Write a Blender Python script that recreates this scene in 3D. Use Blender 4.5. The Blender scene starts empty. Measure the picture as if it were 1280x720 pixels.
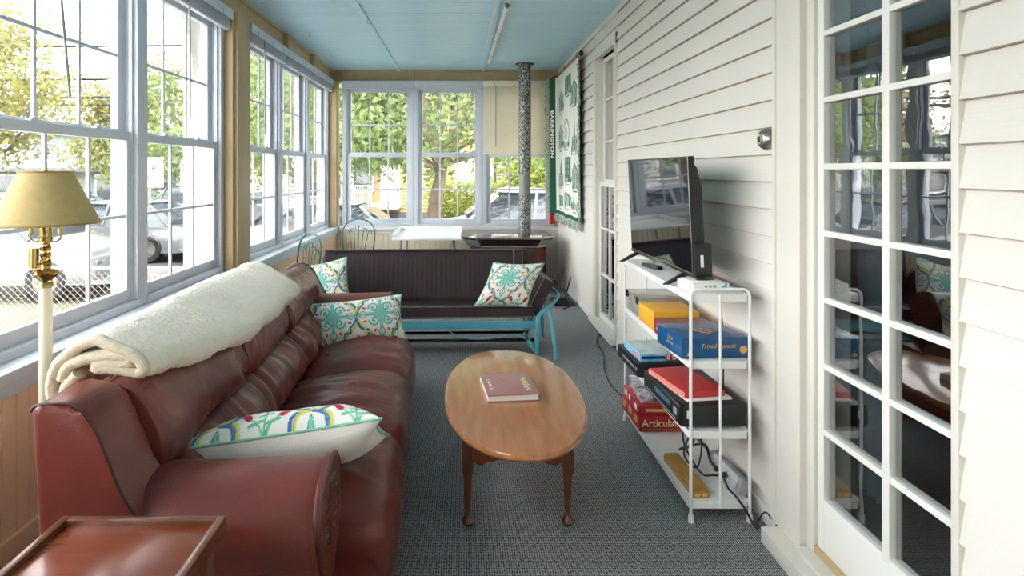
import bpy, bmesh, math, random
import numpy as np
from mathutils import Vector, Matrix, noise
random.seed(7)
PI = math.pi
R = math.radians
S = bpy.context.scene
COL = S.collection
F = 760.0; CX = 580.0; CY = 214.0; HC = 1.5     # camera: focal length in px, vanishing point, eye height

def at(px, py, Y):
    """photo pixel + distance -> point in the room"""
    return Vector(((px - CX) * Y / F, Y, HC - (py - CY) * Y / F))

# ------------------------------------------------------------------ materials
def srgb(r, g, b):
    f = lambda c: (c / 255 / 12.92) if c / 255 <= 0.04045 else ((c / 255 + 0.055) / 1.055) ** 2.4
    return (f(r), f(g), f(b))

MATS = {}
def mat(name, col, rough=0.5, metal=0.0, var=0.0, vscale=6.0, vstretch=(1, 1, 1), bump=0.0, bscale=60.0, bstretch=(1, 1, 1),
        col2=None, coat=0.0, spec=0.5, trans=0.0, detail=4.0, sheen=0.0, rvar=0.0):
    m = bpy.data.materials.new(name); m.use_nodes = True
    nt = m.node_tree; N = nt.nodes; L = nt.links
    b = N['Principled BSDF']
    b.inputs['Base Color'].default_value = (*col, 1)
    b.inputs['Roughness'].default_value = rough
    b.inputs['Metallic'].default_value = metal
    b.inputs['Specular IOR Level'].default_value = spec
    b.inputs['Coat Weight'].default_value = coat
    b.inputs['Coat Roughness'].default_value = 0.12
    b.inputs['Sheen Weight'].default_value = sheen
    b.inputs['Transmission Weight'].default_value = trans
    tc = N.new('ShaderNodeTexCoord')
    if var > 0 or col2 is not None:
        mp = N.new('ShaderNodeMapping'); mp.inputs['Scale'].default_value = vstretch
        L.new(tc.outputs['Object'], mp.inputs['Vector'])
        n = N.new('ShaderNodeTexNoise'); n.inputs['Scale'].default_value = vscale; n.inputs['Detail'].default_value = detail
        L.new(mp.outputs['Vector'], n.inputs['Vector'])
        r = N.new('ShaderNodeMapRange'); r.inputs['From Min'].default_value = 0.3; r.inputs['From Max'].default_value = 0.7
        L.new(n.outputs['Fac'], r.inputs['Value'])
        mx = N.new('ShaderNodeMix'); mx.data_type = 'RGBA'
        c2 = col2 if col2 is not None else tuple(max(0, c * (1 - var)) for c in col)
        mx.inputs['A'].default_value = (*col, 1); mx.inputs['B'].default_value = (*c2, 1)
        L.new(r.outputs['Result'], mx.inputs['Factor'])
        L.new(mx.outputs['Result'], b.inputs['Base Color'])
        if rvar:
            rr = N.new('ShaderNodeMapRange'); rr.inputs['To Min'].default_value = rough - rvar; rr.inputs['To Max'].default_value = rough + rvar
            L.new(n.outputs['Fac'], rr.inputs['Value']); L.new(rr.outputs['Result'], b.inputs['Roughness'])
    if bump > 0:
        mp = N.new('ShaderNodeMapping'); mp.inputs['Scale'].default_value = bstretch
        L.new(tc.outputs['Object'], mp.inputs['Vector'])
        n = N.new('ShaderNodeTexNoise'); n.inputs['Scale'].default_value = bscale; n.inputs['Detail'].default_value = 3
        L.new(mp.outputs['Vector'], n.inputs['Vector'])
        bp = N.new('ShaderNodeBump'); bp.inputs['Strength'].default_value = bump; bp.inputs['Distance'].default_value = 0.01
        L.new(n.outputs['Fac'], bp.inputs['Height']); L.new(bp.outputs['Normal'], b.inputs['Normal'])
    MATS[name] = m
    return m

def glass_mat(name, tint, wavy=0.0, gain=1.0):
    m = bpy.data.materials.new(name); m.use_nodes = True
    nt = m.node_tree; N = nt.nodes; L = nt.links; N.clear()
    out = N.new('ShaderNodeOutputMaterial'); mix = N.new('ShaderNodeMixShader')
    tr = N.new('ShaderNodeBsdfTransparent'); tr.inputs['Color'].default_value = (*tint, 1)
    gl = N.new('ShaderNodeBsdfGlossy'); gl.inputs['Roughness'].default_value = 0.0
    fr = N.new('ShaderNodeFresnel'); fr.inputs['IOR'].default_value = 1.5
    mu = N.new('ShaderNodeMath'); mu.operation = 'MULTIPLY'; mu.inputs[1].default_value = gain; mu.use_clamp = True
    ge = N.new('ShaderNodeNewGeometry'); ma = N.new('ShaderNodeMath'); ma.operation = 'MULTIPLY_ADD'
    ma.inputs[1].default_value = 1 / 1.5 - 1.5; ma.inputs[2].default_value = 1.5      # same reflectance from either side of the sheet
    L.new(ge.outputs['Backfacing'], ma.inputs[0]); L.new(ma.outputs[0], fr.inputs['IOR'])
    L.new(fr.outputs[0], mu.inputs[0]); L.new(mu.outputs[0], mix.inputs['Fac'])
    L.new(tr.outputs[0], mix.inputs[1]); L.new(gl.outputs[0], mix.inputs[2]); L.new(mix.outputs[0], out.inputs['Surface'])
    if wavy:
        tc = N.new('ShaderNodeTexCoord'); n = N.new('ShaderNodeTexNoise'); n.inputs['Scale'].default_value = 9
        n.inputs['Detail'].default_value = 1
        bp = N.new('ShaderNodeBump'); bp.inputs['Strength'].default_value = wavy; bp.inputs['Distance'].default_value = 0.01
        L.new(tc.outputs['Object'], n.inputs['Vector']); L.new(n.outputs['Fac'], bp.inputs['Height']); L.new(bp.outputs['Normal'], gl.inputs['Normal'])
    MATS[name] = m
    return m

def vcol_mat(name, rough=0.8, bump=0.15, bscale=500):
    m = bpy.data.materials.new(name); m.use_nodes = True
    nt = m.node_tree; N = nt.nodes; L = nt.links; b = N['Principled BSDF']
    b.inputs['Roughness'].default_value = rough; b.inputs['Specular IOR Level'].default_value = 0.2
    a = N.new('ShaderNodeVertexColor'); a.layer_name = 'Col'
    L.new(a.outputs['Color'], b.inputs['Base Color'])
    tc = N.new('ShaderNodeTexCoord'); n = N.new('ShaderNodeTexNoise'); n.inputs['Scale'].default_value = bscale
    bp = N.new('ShaderNodeBump'); bp.inputs['Strength'].default_value = bump; bp.inputs['Distance'].default_value = 0.003
    L.new(tc.outputs['Object'], n.inputs['Vector']); L.new(n.outputs['Fac'], bp.inputs['Height']); L.new(bp.outputs['Normal'], b.inputs['Normal'])
    MATS[name] = m
    return m

# ------------------------------------------------------------------ mesh helpers
def new(): return bmesh.new()

def obj(name, bm, m, parent=None, smooth=40, kind=None):
    me = bpy.data.meshes.new(name)
    bmesh.ops.recalc_face_normals(bm, faces=bm.faces[:])
    bm.to_mesh(me); bm.free()
    if isinstance(m, (list, tuple)):
        for q in m: me.materials.append(q)
    else: me.materials.append(m)
    if smooth:
        me.shade_smooth(); me.set_sharp_from_angle(angle=R(smooth))
    o = bpy.data.objects.new(name, me); COL.objects.link(o)
    if parent is not None: o.parent = parent
    if kind: o['kind'] = kind
    return o

def tag(o, label, cat, group=None, kind=None):
    o['label'] = label; o['category'] = cat
    if group: o['group'] = group
    if kind: o['kind'] = kind
    return o

def thing(name, label, cat, loc=(0, 0, 0), rz=0.0, group=None):
    o = bpy.data.objects.new(name, None); COL.objects.link(o); o.empty_display_size = 0.1
    o.location = loc; o.rotation_euler = (0, 0, rz)
    return tag(o, label, cat, group)

def struct(name, bm, m, parent=None, smooth=40):
    return obj(name, bm, m, parent, smooth, None if parent else 'structure')

def struct_empty(name, loc=(0, 0, 0), rz=0.0):
    o = bpy.data.objects.new(name, None); COL.objects.link(o); o.location = loc; o.rotation_euler = (0, 0, rz); o['kind'] = 'structure'
    return o

def merge(bm, tmp, M=None, mi=0):
    vs = {}
    for v in tmp.verts:
        vs[v] = bm.verts.new(M @ v.co if M is not None else v.co)
    for f in tmp.faces:
        try:
            nf = bm.faces.new([vs[v] for v in f.verts]); nf.material_index = mi if mi else f.material_index
        except ValueError: pass
    tmp.free()

def box(bm, x0, x1, y0, y1, z0, z1, bev=0.0, M=None, seg=2, mi=0):
    t = bmesh.new()
    bmesh.ops.create_cube(t, size=1)
    for v in t.verts:
        v.co = Vector(((x0 + x1) / 2 + v.co.x * (x1 - x0), (y0 + y1) / 2 + v.co.y * (y1 - y0), (z0 + z1) / 2 + v.co.z * (z1 - z0)))
    if bev > 0:
        bmesh.ops.bevel(t, geom=t.edges[:], offset=bev, segments=seg, profile=0.6, affect='EDGES')
    merge(bm, t, M, mi)

def prism(bm, poly, axis, a, b, bev=0.0, M=None, mi=0, seg=2):
    """poly: list of 2-D points; axis 'x': (y,z), 'y': (x,z), 'z': (x,y)"""
    t = bmesh.new()
    def P(p, h):
        return {'x': Vector((h, p[0], p[1])), 'y': Vector((p[0], h, p[1])), 'z': Vector((p[0], p[1], h))}[axis]
    A = [t.verts.new(P(p, a)) for p in poly]; B = [t.verts.new(P(p, b)) for p in poly]
    n = len(poly)
    fa = t.faces.new(A); fb = t.faces.new(B[::-1])
    for i in range(n): t.faces.new([A[i], B[i], B[(i + 1) % n], A[(i + 1) % n]])
    if bev > 0:
        es = list(set(fa.edges[:] + fb.edges[:]))
        bmesh.ops.bevel(t, geom=es, offset=bev, segments=seg, profile=0.6, affect='EDGES')
    merge(bm, t, M, mi)

def frames(pts, closed=False):
    n = len(pts); T = []
    for i in range(n):
        if closed: d = pts[(i + 1) % n] - pts[i - 1]
        else: d = pts[min(i + 1, n - 1)] - pts[max(i - 1, 0)]
        T.append(d.normalized() if d.length > 1e-9 else Vector((0, 0, 1)))
    up = Vector((0, 0, 1)) if abs(T[0].z) < 0.9 else Vector((1, 0, 0))
    u = T[0].cross(up).normalized(); out = []
    for i in range(n):
        u = (u - T[i] * u.dot(T[i]))
        u = u.normalized() if u.length > 1e-9 else T[i].orthogonal().normalized()
        out.append((u, T[i].cross(u)))
    return out

def tube(bm, pts, r, seg=8, closed=False, caps=True, M=None, mi=0):
    pts = [Vector(p) for p in pts]
    if M is not None: pts = [M @ p for p in pts]
    fr = frames(pts, closed); rings = []
    for i, p in enumerate(pts):
        rr = r[i] if isinstance(r, (list, tuple)) else r
        u, v = fr[i]
        rings.append([bm.verts.new(p + (u * math.cos(2 * PI * k / seg) + v * math.sin(2 * PI * k / seg)) * rr) for k in range(seg)])
    n = len(pts)
    for i in range(n if closed else n - 1):
        a, b = rings[i], rings[(i + 1) % n]
        for k in range(seg):
            f = bm.faces.new([a[k], a[(k + 1) % seg], b[(k + 1) % seg], b[k]]); f.material_index = mi
    if caps and not closed:
        f = bm.faces.new(rings[0][::-1]); f.material_index = mi
        f = bm.faces.new(rings[-1]); f.material_index = mi

def cyl(bm, p0, p1, r, seg=16, M=None, mi=0): tube(bm, [p0, p1], r, seg, M=M, mi=mi)

def lathe(bm, prof, c=(0, 0, 0), seg=28, M=None, mi=0):
    """prof: (radius, z) pairs"""
    c = Vector(c); rings = []
    for r, z in prof:
        r = max(r, 1e-4)
        ps = [c + Vector((r * math.cos(2 * PI * k / seg), r * math.sin(2 * PI * k / seg), z)) for k in range(seg)]
        rings.append([bm.verts.new(M @ p if M is not None else p) for p in ps])
    for a, b in zip(rings, rings[1:]):
        for k in range(seg):
            f = bm.faces.new([a[k], a[(k + 1) % seg], b[(k + 1) % seg], b[k]]); f.material_index = mi
    bm.faces.new(rings[0][::-1]); bm.faces.new(rings[-1])

def smoothpts(pts, n=6, closed=False):
    """Catmull-Rom through points of any dimension"""
    P = [np.array(p, float) for p in pts]; m = len(P); out = []
    rng = range(m if closed else m - 1)
    for i in rng:
        p0 = P[i - 1] if (closed or i > 0) else P[0]
        p1 = P[i]; p2 = P[(i + 1) % m]
        p3 = P[(i + 2) % m] if (closed or i + 2 < m) else P[-1]
        for k in range(n):
            t = k / n
            out.append(tuple(0.5 * ((2 * p1) + (-p0 + p2) * t + (2 * p0 - 5 * p1 + 4 * p2 - p3) * t * t + (-p0 + 3 * p1 - 3 * p2 + p3) * t ** 3)))
    if not closed: out.append(tuple(P[-1]))
    return out

def grid(bm, fn, nu, nv, cu=False, cv=False):
    V = [[bm.verts.new(fn(i / nu, j / nv)) for j in range(nv + (0 if cv else 1))] for i in range(nu + (0 if cu else 1))]
    for i in range(nu):
        for j in range(nv):
            i2 = (i + 1) % nu if cu else i + 1; j2 = (j + 1) % nv if cv else j + 1
            try: bm.faces.new([V[i][j], V[i2][j], V[i2][j2], V[i][j2]])
            except ValueError: pass
    return V

def soft_box(bm, c, s, r, n=(12, 12, 8), puff=(0, 0, 0), fn=None, M=None):
    """rounded, puffed box: centre c, half sizes s, corner radius r"""
    t = bmesh.new(); c = Vector(c)
    r = min(r, min(s) * 0.999)
    inner = [s[k] - r for k in range(3)]
    cells = {}
    def vert(p):
        key = tuple(round(q, 5) for q in p)
        if key in cells: return cells[key]
        q = [p[k] * s[k] for k in range(3)]
        core = [max(-inner[k], min(inner[k], q[k])) for k in range(3)]
        d = Vector([q[k] - core[k] for k in range(3)])
        if d.length > 1e-9: d = d.normalized() * r
        w = Vector(core) + d
        e = [1 - min(1, abs(w[k] / s[k])) ** 2 for k in range(3)]
        w = Vector((w.x + (puff[0] * e[1] * e[2] * (1 if p[0] > 0 else -1) * abs(p[0]) ** 3),
                    w.y + (puff[1] * e[0] * e[2] * (1 if p[1] > 0 else -1) * abs(p[1]) ** 3),
                    w.z + (puff[2] * e[0] * e[1] * (1 if p[2] > 0 else -1) * abs(p[2]) ** 3)))
        w = w + c
        if fn: w = fn(w)
        if M is not None: w = M @ w
        cells[key] = t.verts.new(w); return cells[key]
    for ax in range(3):
        a, b = [(1, 2), (0, 2), (0, 1)][ax]
        for sg in (-1, 1):
            # denser near the rounded rim
            def co(k, ax_): 
                m = n[ax_]; u = -1 + 2 * k / m
                return math.copysign(1 - (1 - abs(u)) ** 1.25, u) if abs(u) > 0 else 0.0
            for i in range(n[a]):
                for j in range(n[b]):
                    qs = []
                    for di, dj in ((0, 0), (1, 0), (1, 1), (0, 1)):
                        p = [0, 0, 0]; p[ax] = sg; p[a] = co(i + di, a); p[b] = co(j + dj, b); qs.append(vert(p))
                    if len(set(qs)) > 2:
                        try: t.faces.new(qs if sg > 0 else qs[::-1])
                        except ValueError: pass
    merge(bm, t)

def colours(o, cols):
    me = o.data; ca = me.color_attributes.new('Col', 'FLOAT_COLOR', 'POINT')
    a = np.ones((len(me.vertices), 4), np.float32); a[:, :3] = cols
    ca.data.foreach_set('color', a.ravel())

def text(name, body, size, M, m, parent=None, shear=0.0, extrude=0.0006, align='CENTER', sx=1.0, bold=0.0):
    cu = bpy.data.curves.new(name, 'FONT'); cu.body = body; cu.size = size; cu.shear = shear; cu.extrude = extrude
    cu.align_x = align; cu.align_y = 'CENTER'; cu.offset = bold
    o = bpy.data.objects.new(name + '_tmp', cu); COL.objects.link(o)
    dg = bpy.context.evaluated_depsgraph_get(); dg.update()
    me = bpy.data.meshes.new_from_object(o.evaluated_get(dg))
    bpy.data.objects.remove(o); bpy.data.curves.remove(cu)
    me.transform(M @ Matrix.Diagonal((sx, 1, 1, 1))); me.materials.clear(); me.materials.append(m); me.name = name
    q = bpy.data.objects.new(name, me); COL.objects.link(q)
    if parent is not None: q.parent = parent
    return q

def basis(e1, e2, e3, o):
    M = Matrix.Identity(4)
    for k, e in enumerate((e1, e2, e3)):
        for i in range(3): M[i][k] = e[i]
    for i in range(3): M[i][3] = o[i]
    return M

def copy_tree(o, parent=None):
    c = o.copy(); COL.objects.link(c); c.parent = parent
    for ch in list(o.children): copy_tree(ch, c)
    return c

# ------------------------------------------------------------------ palette
WHITE = mat('white_vinyl', srgb(204, 209, 218), 0.42, var=0.05, vscale=4)
TRIMW = mat('white_trim_paint', srgb(232, 230, 224), 0.45, var=0.05, vscale=5)
CREAM = mat('cream_trim_paint', srgb(222, 217, 207), 0.45, var=0.06, vscale=5)
SIDING = mat('white_siding', srgb(225, 220, 212), 0.5, var=0.05, vscale=1.6, bump=0.04, bscale=30, bstretch=(1, .15, 4))
TAN = mat('tan_paint', srgb(190, 166, 126), 0.55, var=0.1, vscale=4)
PEACHL = mat('peach_beadboard_paint', srgb(240, 202, 166), 0.5, var=0.07, vscale=3)
PEACH = mat('cream_beadboard_paint', srgb(240, 228, 200), 0.5, var=0.07, vscale=3)
CEIL = mat('blue_ceiling_paint', srgb(190, 228, 244), 0.34, var=0.07, vscale=2.5, vstretch=(.4, 3, 1), bump=0.05, bscale=20, bstretch=(.2, 6, 1))
GLASS = glass_mat('window_glass', (0.965, 0.975, 0.975), 0.0, 1.6)
OLDGLASS = glass_mat('old_door_glass', (0.85, 0.88, 0.87), 0.03, 4.6)
LEATHER = mat('burgundy_leather', srgb(120, 53, 45), 0.31, col2=srgb(96, 42, 36), vscale=3.5, bump=0.10, bscale=160, spec=0.4, rvar=0.08)
LEATHERW = mat('worn_burgundy_leather', srgb(128, 62, 55), 0.3, col2=srgb(88, 44, 39), vscale=5, bump=0.45, bscale=9, bstretch=(1, 2.2, .7), spec=0.4, rvar=0.08)
PIPING = mat('dark_piping', srgb(70, 36, 34), 0.4)
NAIL = mat('bronze_nail', srgb(92, 84, 66), 0.3, 0.9)
THREAD = mat('pale_thread', srgb(120, 60, 52), 0.7)
VINYL = mat('brown_vinyl', srgb(60, 46, 50), 0.4, var=0.22, vscale=5, bump=0.06, bscale=200, spec=.35)
VINYLT = mat('vinyl_piping', srgb(112, 100, 98), 0.45)
BLUEM = mat('turquoise_enamel', srgb(92, 176, 194), 0.32, var=0.1, vscale=9)
WOOD = mat('maple_wood', srgb(184, 122, 78), 0.17, col2=srgb(160, 100, 60), vscale=5, vstretch=(6, .7, 6), coat=0.6, detail=7)
WOODD = mat('brown_turned_wood', srgb(112, 62, 36), 0.28, col2=srgb(86, 46, 28), vscale=6, vstretch=(5, 5, .8), coat=0.3)
WOODR = mat('red_brown_wood', srgb(132, 62, 34), 0.24, col2=srgb(108, 46, 26), vscale=5, vstretch=(.8, 6, 4), coat=0.3, detail=6)
CARDW = mat('golden_wood', srgb(190, 146, 70), 0.4, col2=srgb(166, 122, 52), vscale=14, vstretch=(6, .6, 4))
BRASS = mat('polished_brass', srgb(196, 168, 104), 0.16, 1.0)
CHROME = mat('chrome', srgb(210, 208, 202), 0.18, 1.0, var=0.2, vscale=20)
NICKEL = mat('brushed_nickel', srgb(190, 186, 176), 0.28, 1.0, var=0.3, vscale=8, vstretch=(1, 1, 5))
BLACK = mat('black_plastic', srgb(30, 32, 34), 0.38)
BLACKM = mat('black_metal', srgb(28, 28, 30), 0.4, 0.3)
SCREEN = mat('tv_screen', srgb(6, 8, 14), 0.03, spec=0.9)
GREYP = mat('grey_plastic', srgb(150, 152, 154), 0.4)
WMETAL = mat('white_enamel_metal', srgb(236, 236, 234), 0.32, var=0.04, vscale=6)
GREENM = mat('green_wrought_iron', srgb(62, 112, 100), 0.4, 0.2)
FLEECE = mat('cream_fleece', srgb(250, 238, 218), 0.95, var=0.08, vscale=40, bump=1.0, bscale=70, sheen=0.4)
FLEECEB = mat('cream_fleece_hem', srgb(222, 208, 184), 0.95, bump=0.5, bscale=120, sheen=0.3)
COTTON = mat('white_cotton', srgb(236, 231, 222), 0.85, bump=0.15, bscale=300)
MINT = mat('mint_piping', srgb(140, 200, 178), 0.7)
PATT = vcol_mat('printed_cotton')
TAPES = vcol_mat('woven_tapestry', 0.95, 0.5, 260)
BURG = mat('burgundy_enamel', srgb(88, 26, 28), 0.22, var=0.2, vscale=3)
STOVED = mat('dark_enamel', srgb(44, 22, 24), 0.25)
SHADE = mat('parchment_shade', srgb(200, 174, 116), 0.7, var=0.12, vscale=40)
SHADET = mat('shade_trim', srgb(164, 134, 76), 0.6)
POLE = mat('cream_enamel', srgb(222, 216, 192), 0.35)
IVORY = mat('ivory_blind', srgb(236, 226, 204), 0.45)
PAPER = mat('white_paper', srgb(238, 236, 230), 0.7)
REDB = mat('red_card', srgb(196, 58, 58), 0.42, var=0.08, vscale=9)
PINKE = mat('pink_page_edge', srgb(232, 140, 128), 0.6)
REDG = mat('red_game_card', srgb(178, 32, 44), 0.35, var=0.15, vscale=20)
GOLDI = mat('gold_print', srgb(214, 170, 92), 0.4)
CREAMI = mat('cream_print', srgb(244, 226, 170), 0.5)
YELB = mat('yellow_card', srgb(236, 178, 52), 0.4)
BLUEB = mat('navy_blue_card', srgb(14, 84, 136), 0.25, var=0.12, vscale=5)
BURGB = mat('burgundy_card', srgb(150, 36, 70), 0.35, var=0.1, vscale=20)
SKYB = mat('sky_blue_card', srgb(98, 180, 224), 0.35, col2=srgb(180, 216, 232), vscale=14)
MAUVE = mat('mauve_cover', srgb(168, 116, 116), 0.34, var=0.06, vscale=8)
RUBBER = mat('black_rubber', srgb(24, 24, 26), 0.5)
EXTRED = mat('extinguisher_red', srgb(196, 30, 36), 0.3)
# ------------------------------------------------------------------ special materials
def carpet_mat():
    m = bpy.data.materials.new('tweed_carpet'); m.use_nodes = True
    nt = m.node_tree; N = nt.nodes; L = nt.links; b = N['Principled BSDF']
    b.inputs['Roughness'].default_value = 0.95; b.inputs['Specular IOR Level'].default_value = 0.1
    tc = N.new('ShaderNodeTexCoord')
    w = N.new('ShaderNodeTexWave'); w.wave_type = 'BANDS'; w.bands_direction = 'X'
    w.inputs['Scale'].default_value = 33; w.inputs['Distortion'].default_value = 2.2; w.inputs['Detail'].default_value = 1; w.inputs['Detail Scale'].default_value = 6
    L.new(tc.outputs['Object'], w.inputs['Vector'])
    w2 = N.new('ShaderNodeTexWave'); w2.wave_type = 'BANDS'; w2.bands_direction = 'Y'
    w2.inputs['Scale'].default_value = 29; w2.inputs['Distortion'].default_value = 2.5; w2.inputs['Detail Scale'].default_value = 9
    L.new(tc.outputs['Object'], w2.inputs['Vector'])
    n = N.new('ShaderNodeTexNoise'); n.inputs['Scale'].default_value = 130; n.inputs['Detail'].default_value = 2
    L.new(tc.outputs['Object'], n.inputs['Vector'])
    a = N.new('ShaderNodeMath'); a.operation = 'MULTIPLY'; L.new(w.outputs['Fac'], a.inputs[0]); L.new(w2.outputs['Fac'], a.inputs[1])
    a2 = N.new('ShaderNodeMath'); a2.operation = 'MULTIPLY_ADD'; a2.inputs[1].default_value = 1.15
    L.new(n.outputs['Fac'], a2.inputs[0]); L.new(a.outputs[0], a2.inputs[2])
    r = N.new('ShaderNodeValToRGB')
    r.color_ramp.elements[0].position = 0.50; r.color_ramp.elements[0].color = (*srgb(40, 43, 46), 1)
    r.color_ramp.elements[1].position = 1.0; r.color_ramp.elements[1].color = (*srgb(176, 178, 179), 1)
    L.new(a2.outputs[0], r.inputs['Fac']); L.new(r.outputs['Color'], b.inputs['Base Color'])
    bp = N.new('ShaderNodeBump'); bp.inputs['Strength'].default_value = 0.5; bp.inputs['Distance'].default_value = 0.004
    L.new(a.outputs[0], bp.inputs['Height']); L.new(bp.outputs['Normal'], b.inputs['Normal'])
    return m
CARPET = carpet_mat()
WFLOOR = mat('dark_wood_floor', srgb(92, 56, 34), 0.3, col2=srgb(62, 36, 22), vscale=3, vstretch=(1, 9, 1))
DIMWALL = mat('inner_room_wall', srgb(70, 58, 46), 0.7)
CURT = mat('blue_grey_curtain', srgb(70, 88, 96), 0.8)
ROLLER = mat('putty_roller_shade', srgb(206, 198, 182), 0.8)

XR, XL, XK, YB, ZC = 1.30, -1.853, -1.75, 8.38, 2.89      # right wall, left glass plane, left knee wall, back wall, ceiling
YN = -2.37                                                  # porch is open behind the camera

# ------------------------------------------------------------------ floor, ceiling
bm = new(); box(bm, -2.0, XR + .12, YN, YB + .12, -0.12, 0.0); struct('floor', bm, CARPET)

bm = new()                                                 # tongue-and-groove boards running across the porch
y = YN; k = 0; bw = 0.083
prof = []
while y < YB + .1:
    g = 0.006 if k % 4 else 0.011
    prof += [(y, ZC), (y + bw - g, ZC), (y + bw - g * .75, ZC + .010), (y + bw - g * .25, ZC + .010)]
    y += bw; k += 1
prof += [(y, ZC + .05), (YN, ZC + .05)]
prism(bm, prof, 'x', -2.3, XR + .35)
struct('ceiling', bm, CEIL, smooth=0)
bm = new(); box(bm, -2.45, XR + .3, YN - .1, YB + .45, ZC + .05, ZC + .16); struct('roof', bm, TRIMW)
bm = new()
for x, w in ((-.90, .05), (.275, .055)): pass
bm = new(); box(bm, -.93, -.87, YN, YB, ZC - .018, ZC - .0005, .004); struct('trim_1', bm, CEIL)
bm = new(); box(bm, .235, .30, YN, YB, ZC - .018, ZC - .0005, .004); struct('trim_2', bm, CEIL)

# ------------------------------------------------------------------ knee walls of vertical beadboard
def beadboard(bm, length, z0, z1, w=0.072, th=0.05):
    """face at y=0 looking to -y, boards along x"""
    prof = []; x = 0.0
    while x < length - 1e-4:
        x2 = min(length, x + w)
        prof += [(x, 0.0), (x2 - .010, 0.0), (x2 - .008, .005), (x2 - .005, .001), (x2 - .002, .005)]
        x = x2
    prof += [(length, 0.0), (length, th), (0, th)]
    prism(bm, prof, 'z', z0, z1)

wl = struct_empty('wall_left')
bm = new(); beadboard(bm, YB - YN, 0.0, 0.70)
bm.transform(Matrix.Translation((XK, YN, 0)) @ Matrix.Rotation(R(90), 4, 'Z')); obj('beadboard_panel', bm, PEACHL, wl, 30)
bm = new(); box(bm, -2.0, XK - .05, YN, YB + .12, -0.9, .70); obj('outer_board', bm, TRIMW, wl)
bm = new(); box(bm, -2.02, XK + .022, YN, YB - .005, .69, .735, .006); box(bm, XK - .02, XK + .012, YN, YB - .01, .635, .69, .004)
obj('sill_board', bm, WHITE, wl)
bm = new(); box(bm, -2.0, -1.81, YN, YB + .12, 2.72, ZC, .004)
for yy in (1.14, 2.31, 3.485, 6.13, 7.20): box(bm, -1.82, -1.755, yy - .05, yy + .05, 2.735, ZC - .012, .003)
box(bm, -1.82, -1.79, YN, YB, ZC - .02, ZC - .001, .003)
obj('header_beam', bm, TAN, wl)
bm = new(); box(bm, -2.0, -1.775, 4.665, 5.055, .70, 2.735, .004); box(bm, -1.80, -1.745, 4.70, 4.76, .735, 2.73, .004)
obj('corner_post', bm, TAN, wl)
bm = new(); box(bm, -2.0, -1.74, 8.275, 8.50, .70, 2.735, .004); obj('end_post', bm, TAN, wl)
bm = new(); box(bm, XK - .01, XK + .014, YN, YB - .02, 0, .09, .004); struct('baseboard_left', bm, PEACHL)

wb = struct_empty('wall_back')
bm = new(); beadboard(bm, 3.2, 0.0, .70); bm.transform(Matrix.Translation((-1.9, YB, 0))); obj('beadboard_panel', bm, PEACH, wb, 30)
bm = new(); box(bm, -2.0, XR + .2, YB + .05, YB + .14, -.9, .70); obj('outer_board', bm, TRIMW, wb)
bm = new(); box(bm, -1.74, XR, YB - .035, YB + .15, .69, .735, .006); box(bm, -1.74, XR, YB - .012, YB + .02, .64, .69, .004)
obj('sill_board', bm, TRIMW, wb)
bm = new(); box(bm, -2.0, XR + .1, YB - .005, YB + .14, 2.735, ZC, .003)
for xx in (-1.55, -.70, .245): box(bm, xx - .02, xx + .02, YB - .03, YB, 2.74, ZC - .012, .003)
box(bm, -1.81, XR, YB - .03, YB, ZC - .022, ZC - .001, .003)
obj('header_beam', bm, TAN, wb)
bm = new(); box(bm, 1.236, XR + .1, YB - .02, YB + .14, .70, 2.74, .003); obj('end_post', bm, TAN, wb)
bm = new()
for k in range(6):
    z = k * .115
    prism(bm, [(YB - .024, z), (YB - .024, z + .006), (YB - .012, z + .115), (YB + .01, z + .115), (YB + .01, z)], 'x', 1.02, XR)
obj('siding_panel', bm, SIDING, wb, 0)

wf = struct_empty('wall_front')                            # the other end of the porch, behind the camera
bm = new(); box(bm, -2.0, XR + .14, YN - .14, YN, -.9, ZC)
for xx in (-1.9, -.85, .25, 1.26): box(bm, xx - .06, xx + .06, YN - .13, YN - .01, .69, 2.74)
obj('end_board', bm, PEACH, wf)
# ------------------------------------------------------------------ clapboard wall of the house
wr = struct_empty('wall_right')
bm = new()
E = .115; z0 = 1.456 - 13 * E
def clap(y0, y1, za, zb):
    k = 0
    while z0 + k * E < zb - .001:
        lo = max(za, z0 + k * E); hi = min(zb, z0 + (k + 1) * E)
        if hi > lo + .004:
            f = lambda z: XR + .002 - .019 * (1 - (z - (z0 + k * E)) / E)
            prism(bm, [(f(lo), lo), (f(hi), hi), (XR + .02, hi), (XR + .02, lo)], 'y', y0, y1)
        k += 1
DY0, DY1, DZ1 = 1.576, 2.50, 2.62          # French door opening incl. trim
WY0, WY1, WZ1 = 5.12, 6.02, 2.68           # tall window incl. trim
clap(YN, DY0, .06, ZC); clap(DY1, WY0, .06, ZC); clap(WY1, YB, .06, ZC); clap(WY0, WY1, WZ1, ZC); clap(DY0, DY1, DZ1, ZC)
obj('clapboard', bm, SIDING, wr, 0)
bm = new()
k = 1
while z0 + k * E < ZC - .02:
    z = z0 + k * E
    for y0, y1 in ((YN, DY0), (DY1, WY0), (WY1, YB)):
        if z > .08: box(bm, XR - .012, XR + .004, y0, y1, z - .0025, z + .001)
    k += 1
obj('lap_shadow_strip', bm, mat('lap_grime_and_shadow', srgb(168, 156, 138), .9), wr, 0)  # grime and shadow line under each lap, painted as thin strips
bm = new()
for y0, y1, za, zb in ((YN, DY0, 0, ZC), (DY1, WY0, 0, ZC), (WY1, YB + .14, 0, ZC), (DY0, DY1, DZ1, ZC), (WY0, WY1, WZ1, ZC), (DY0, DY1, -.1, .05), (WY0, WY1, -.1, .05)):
    box(bm, XR + .02, XR + .14, y0, y1, za, zb)
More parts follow.
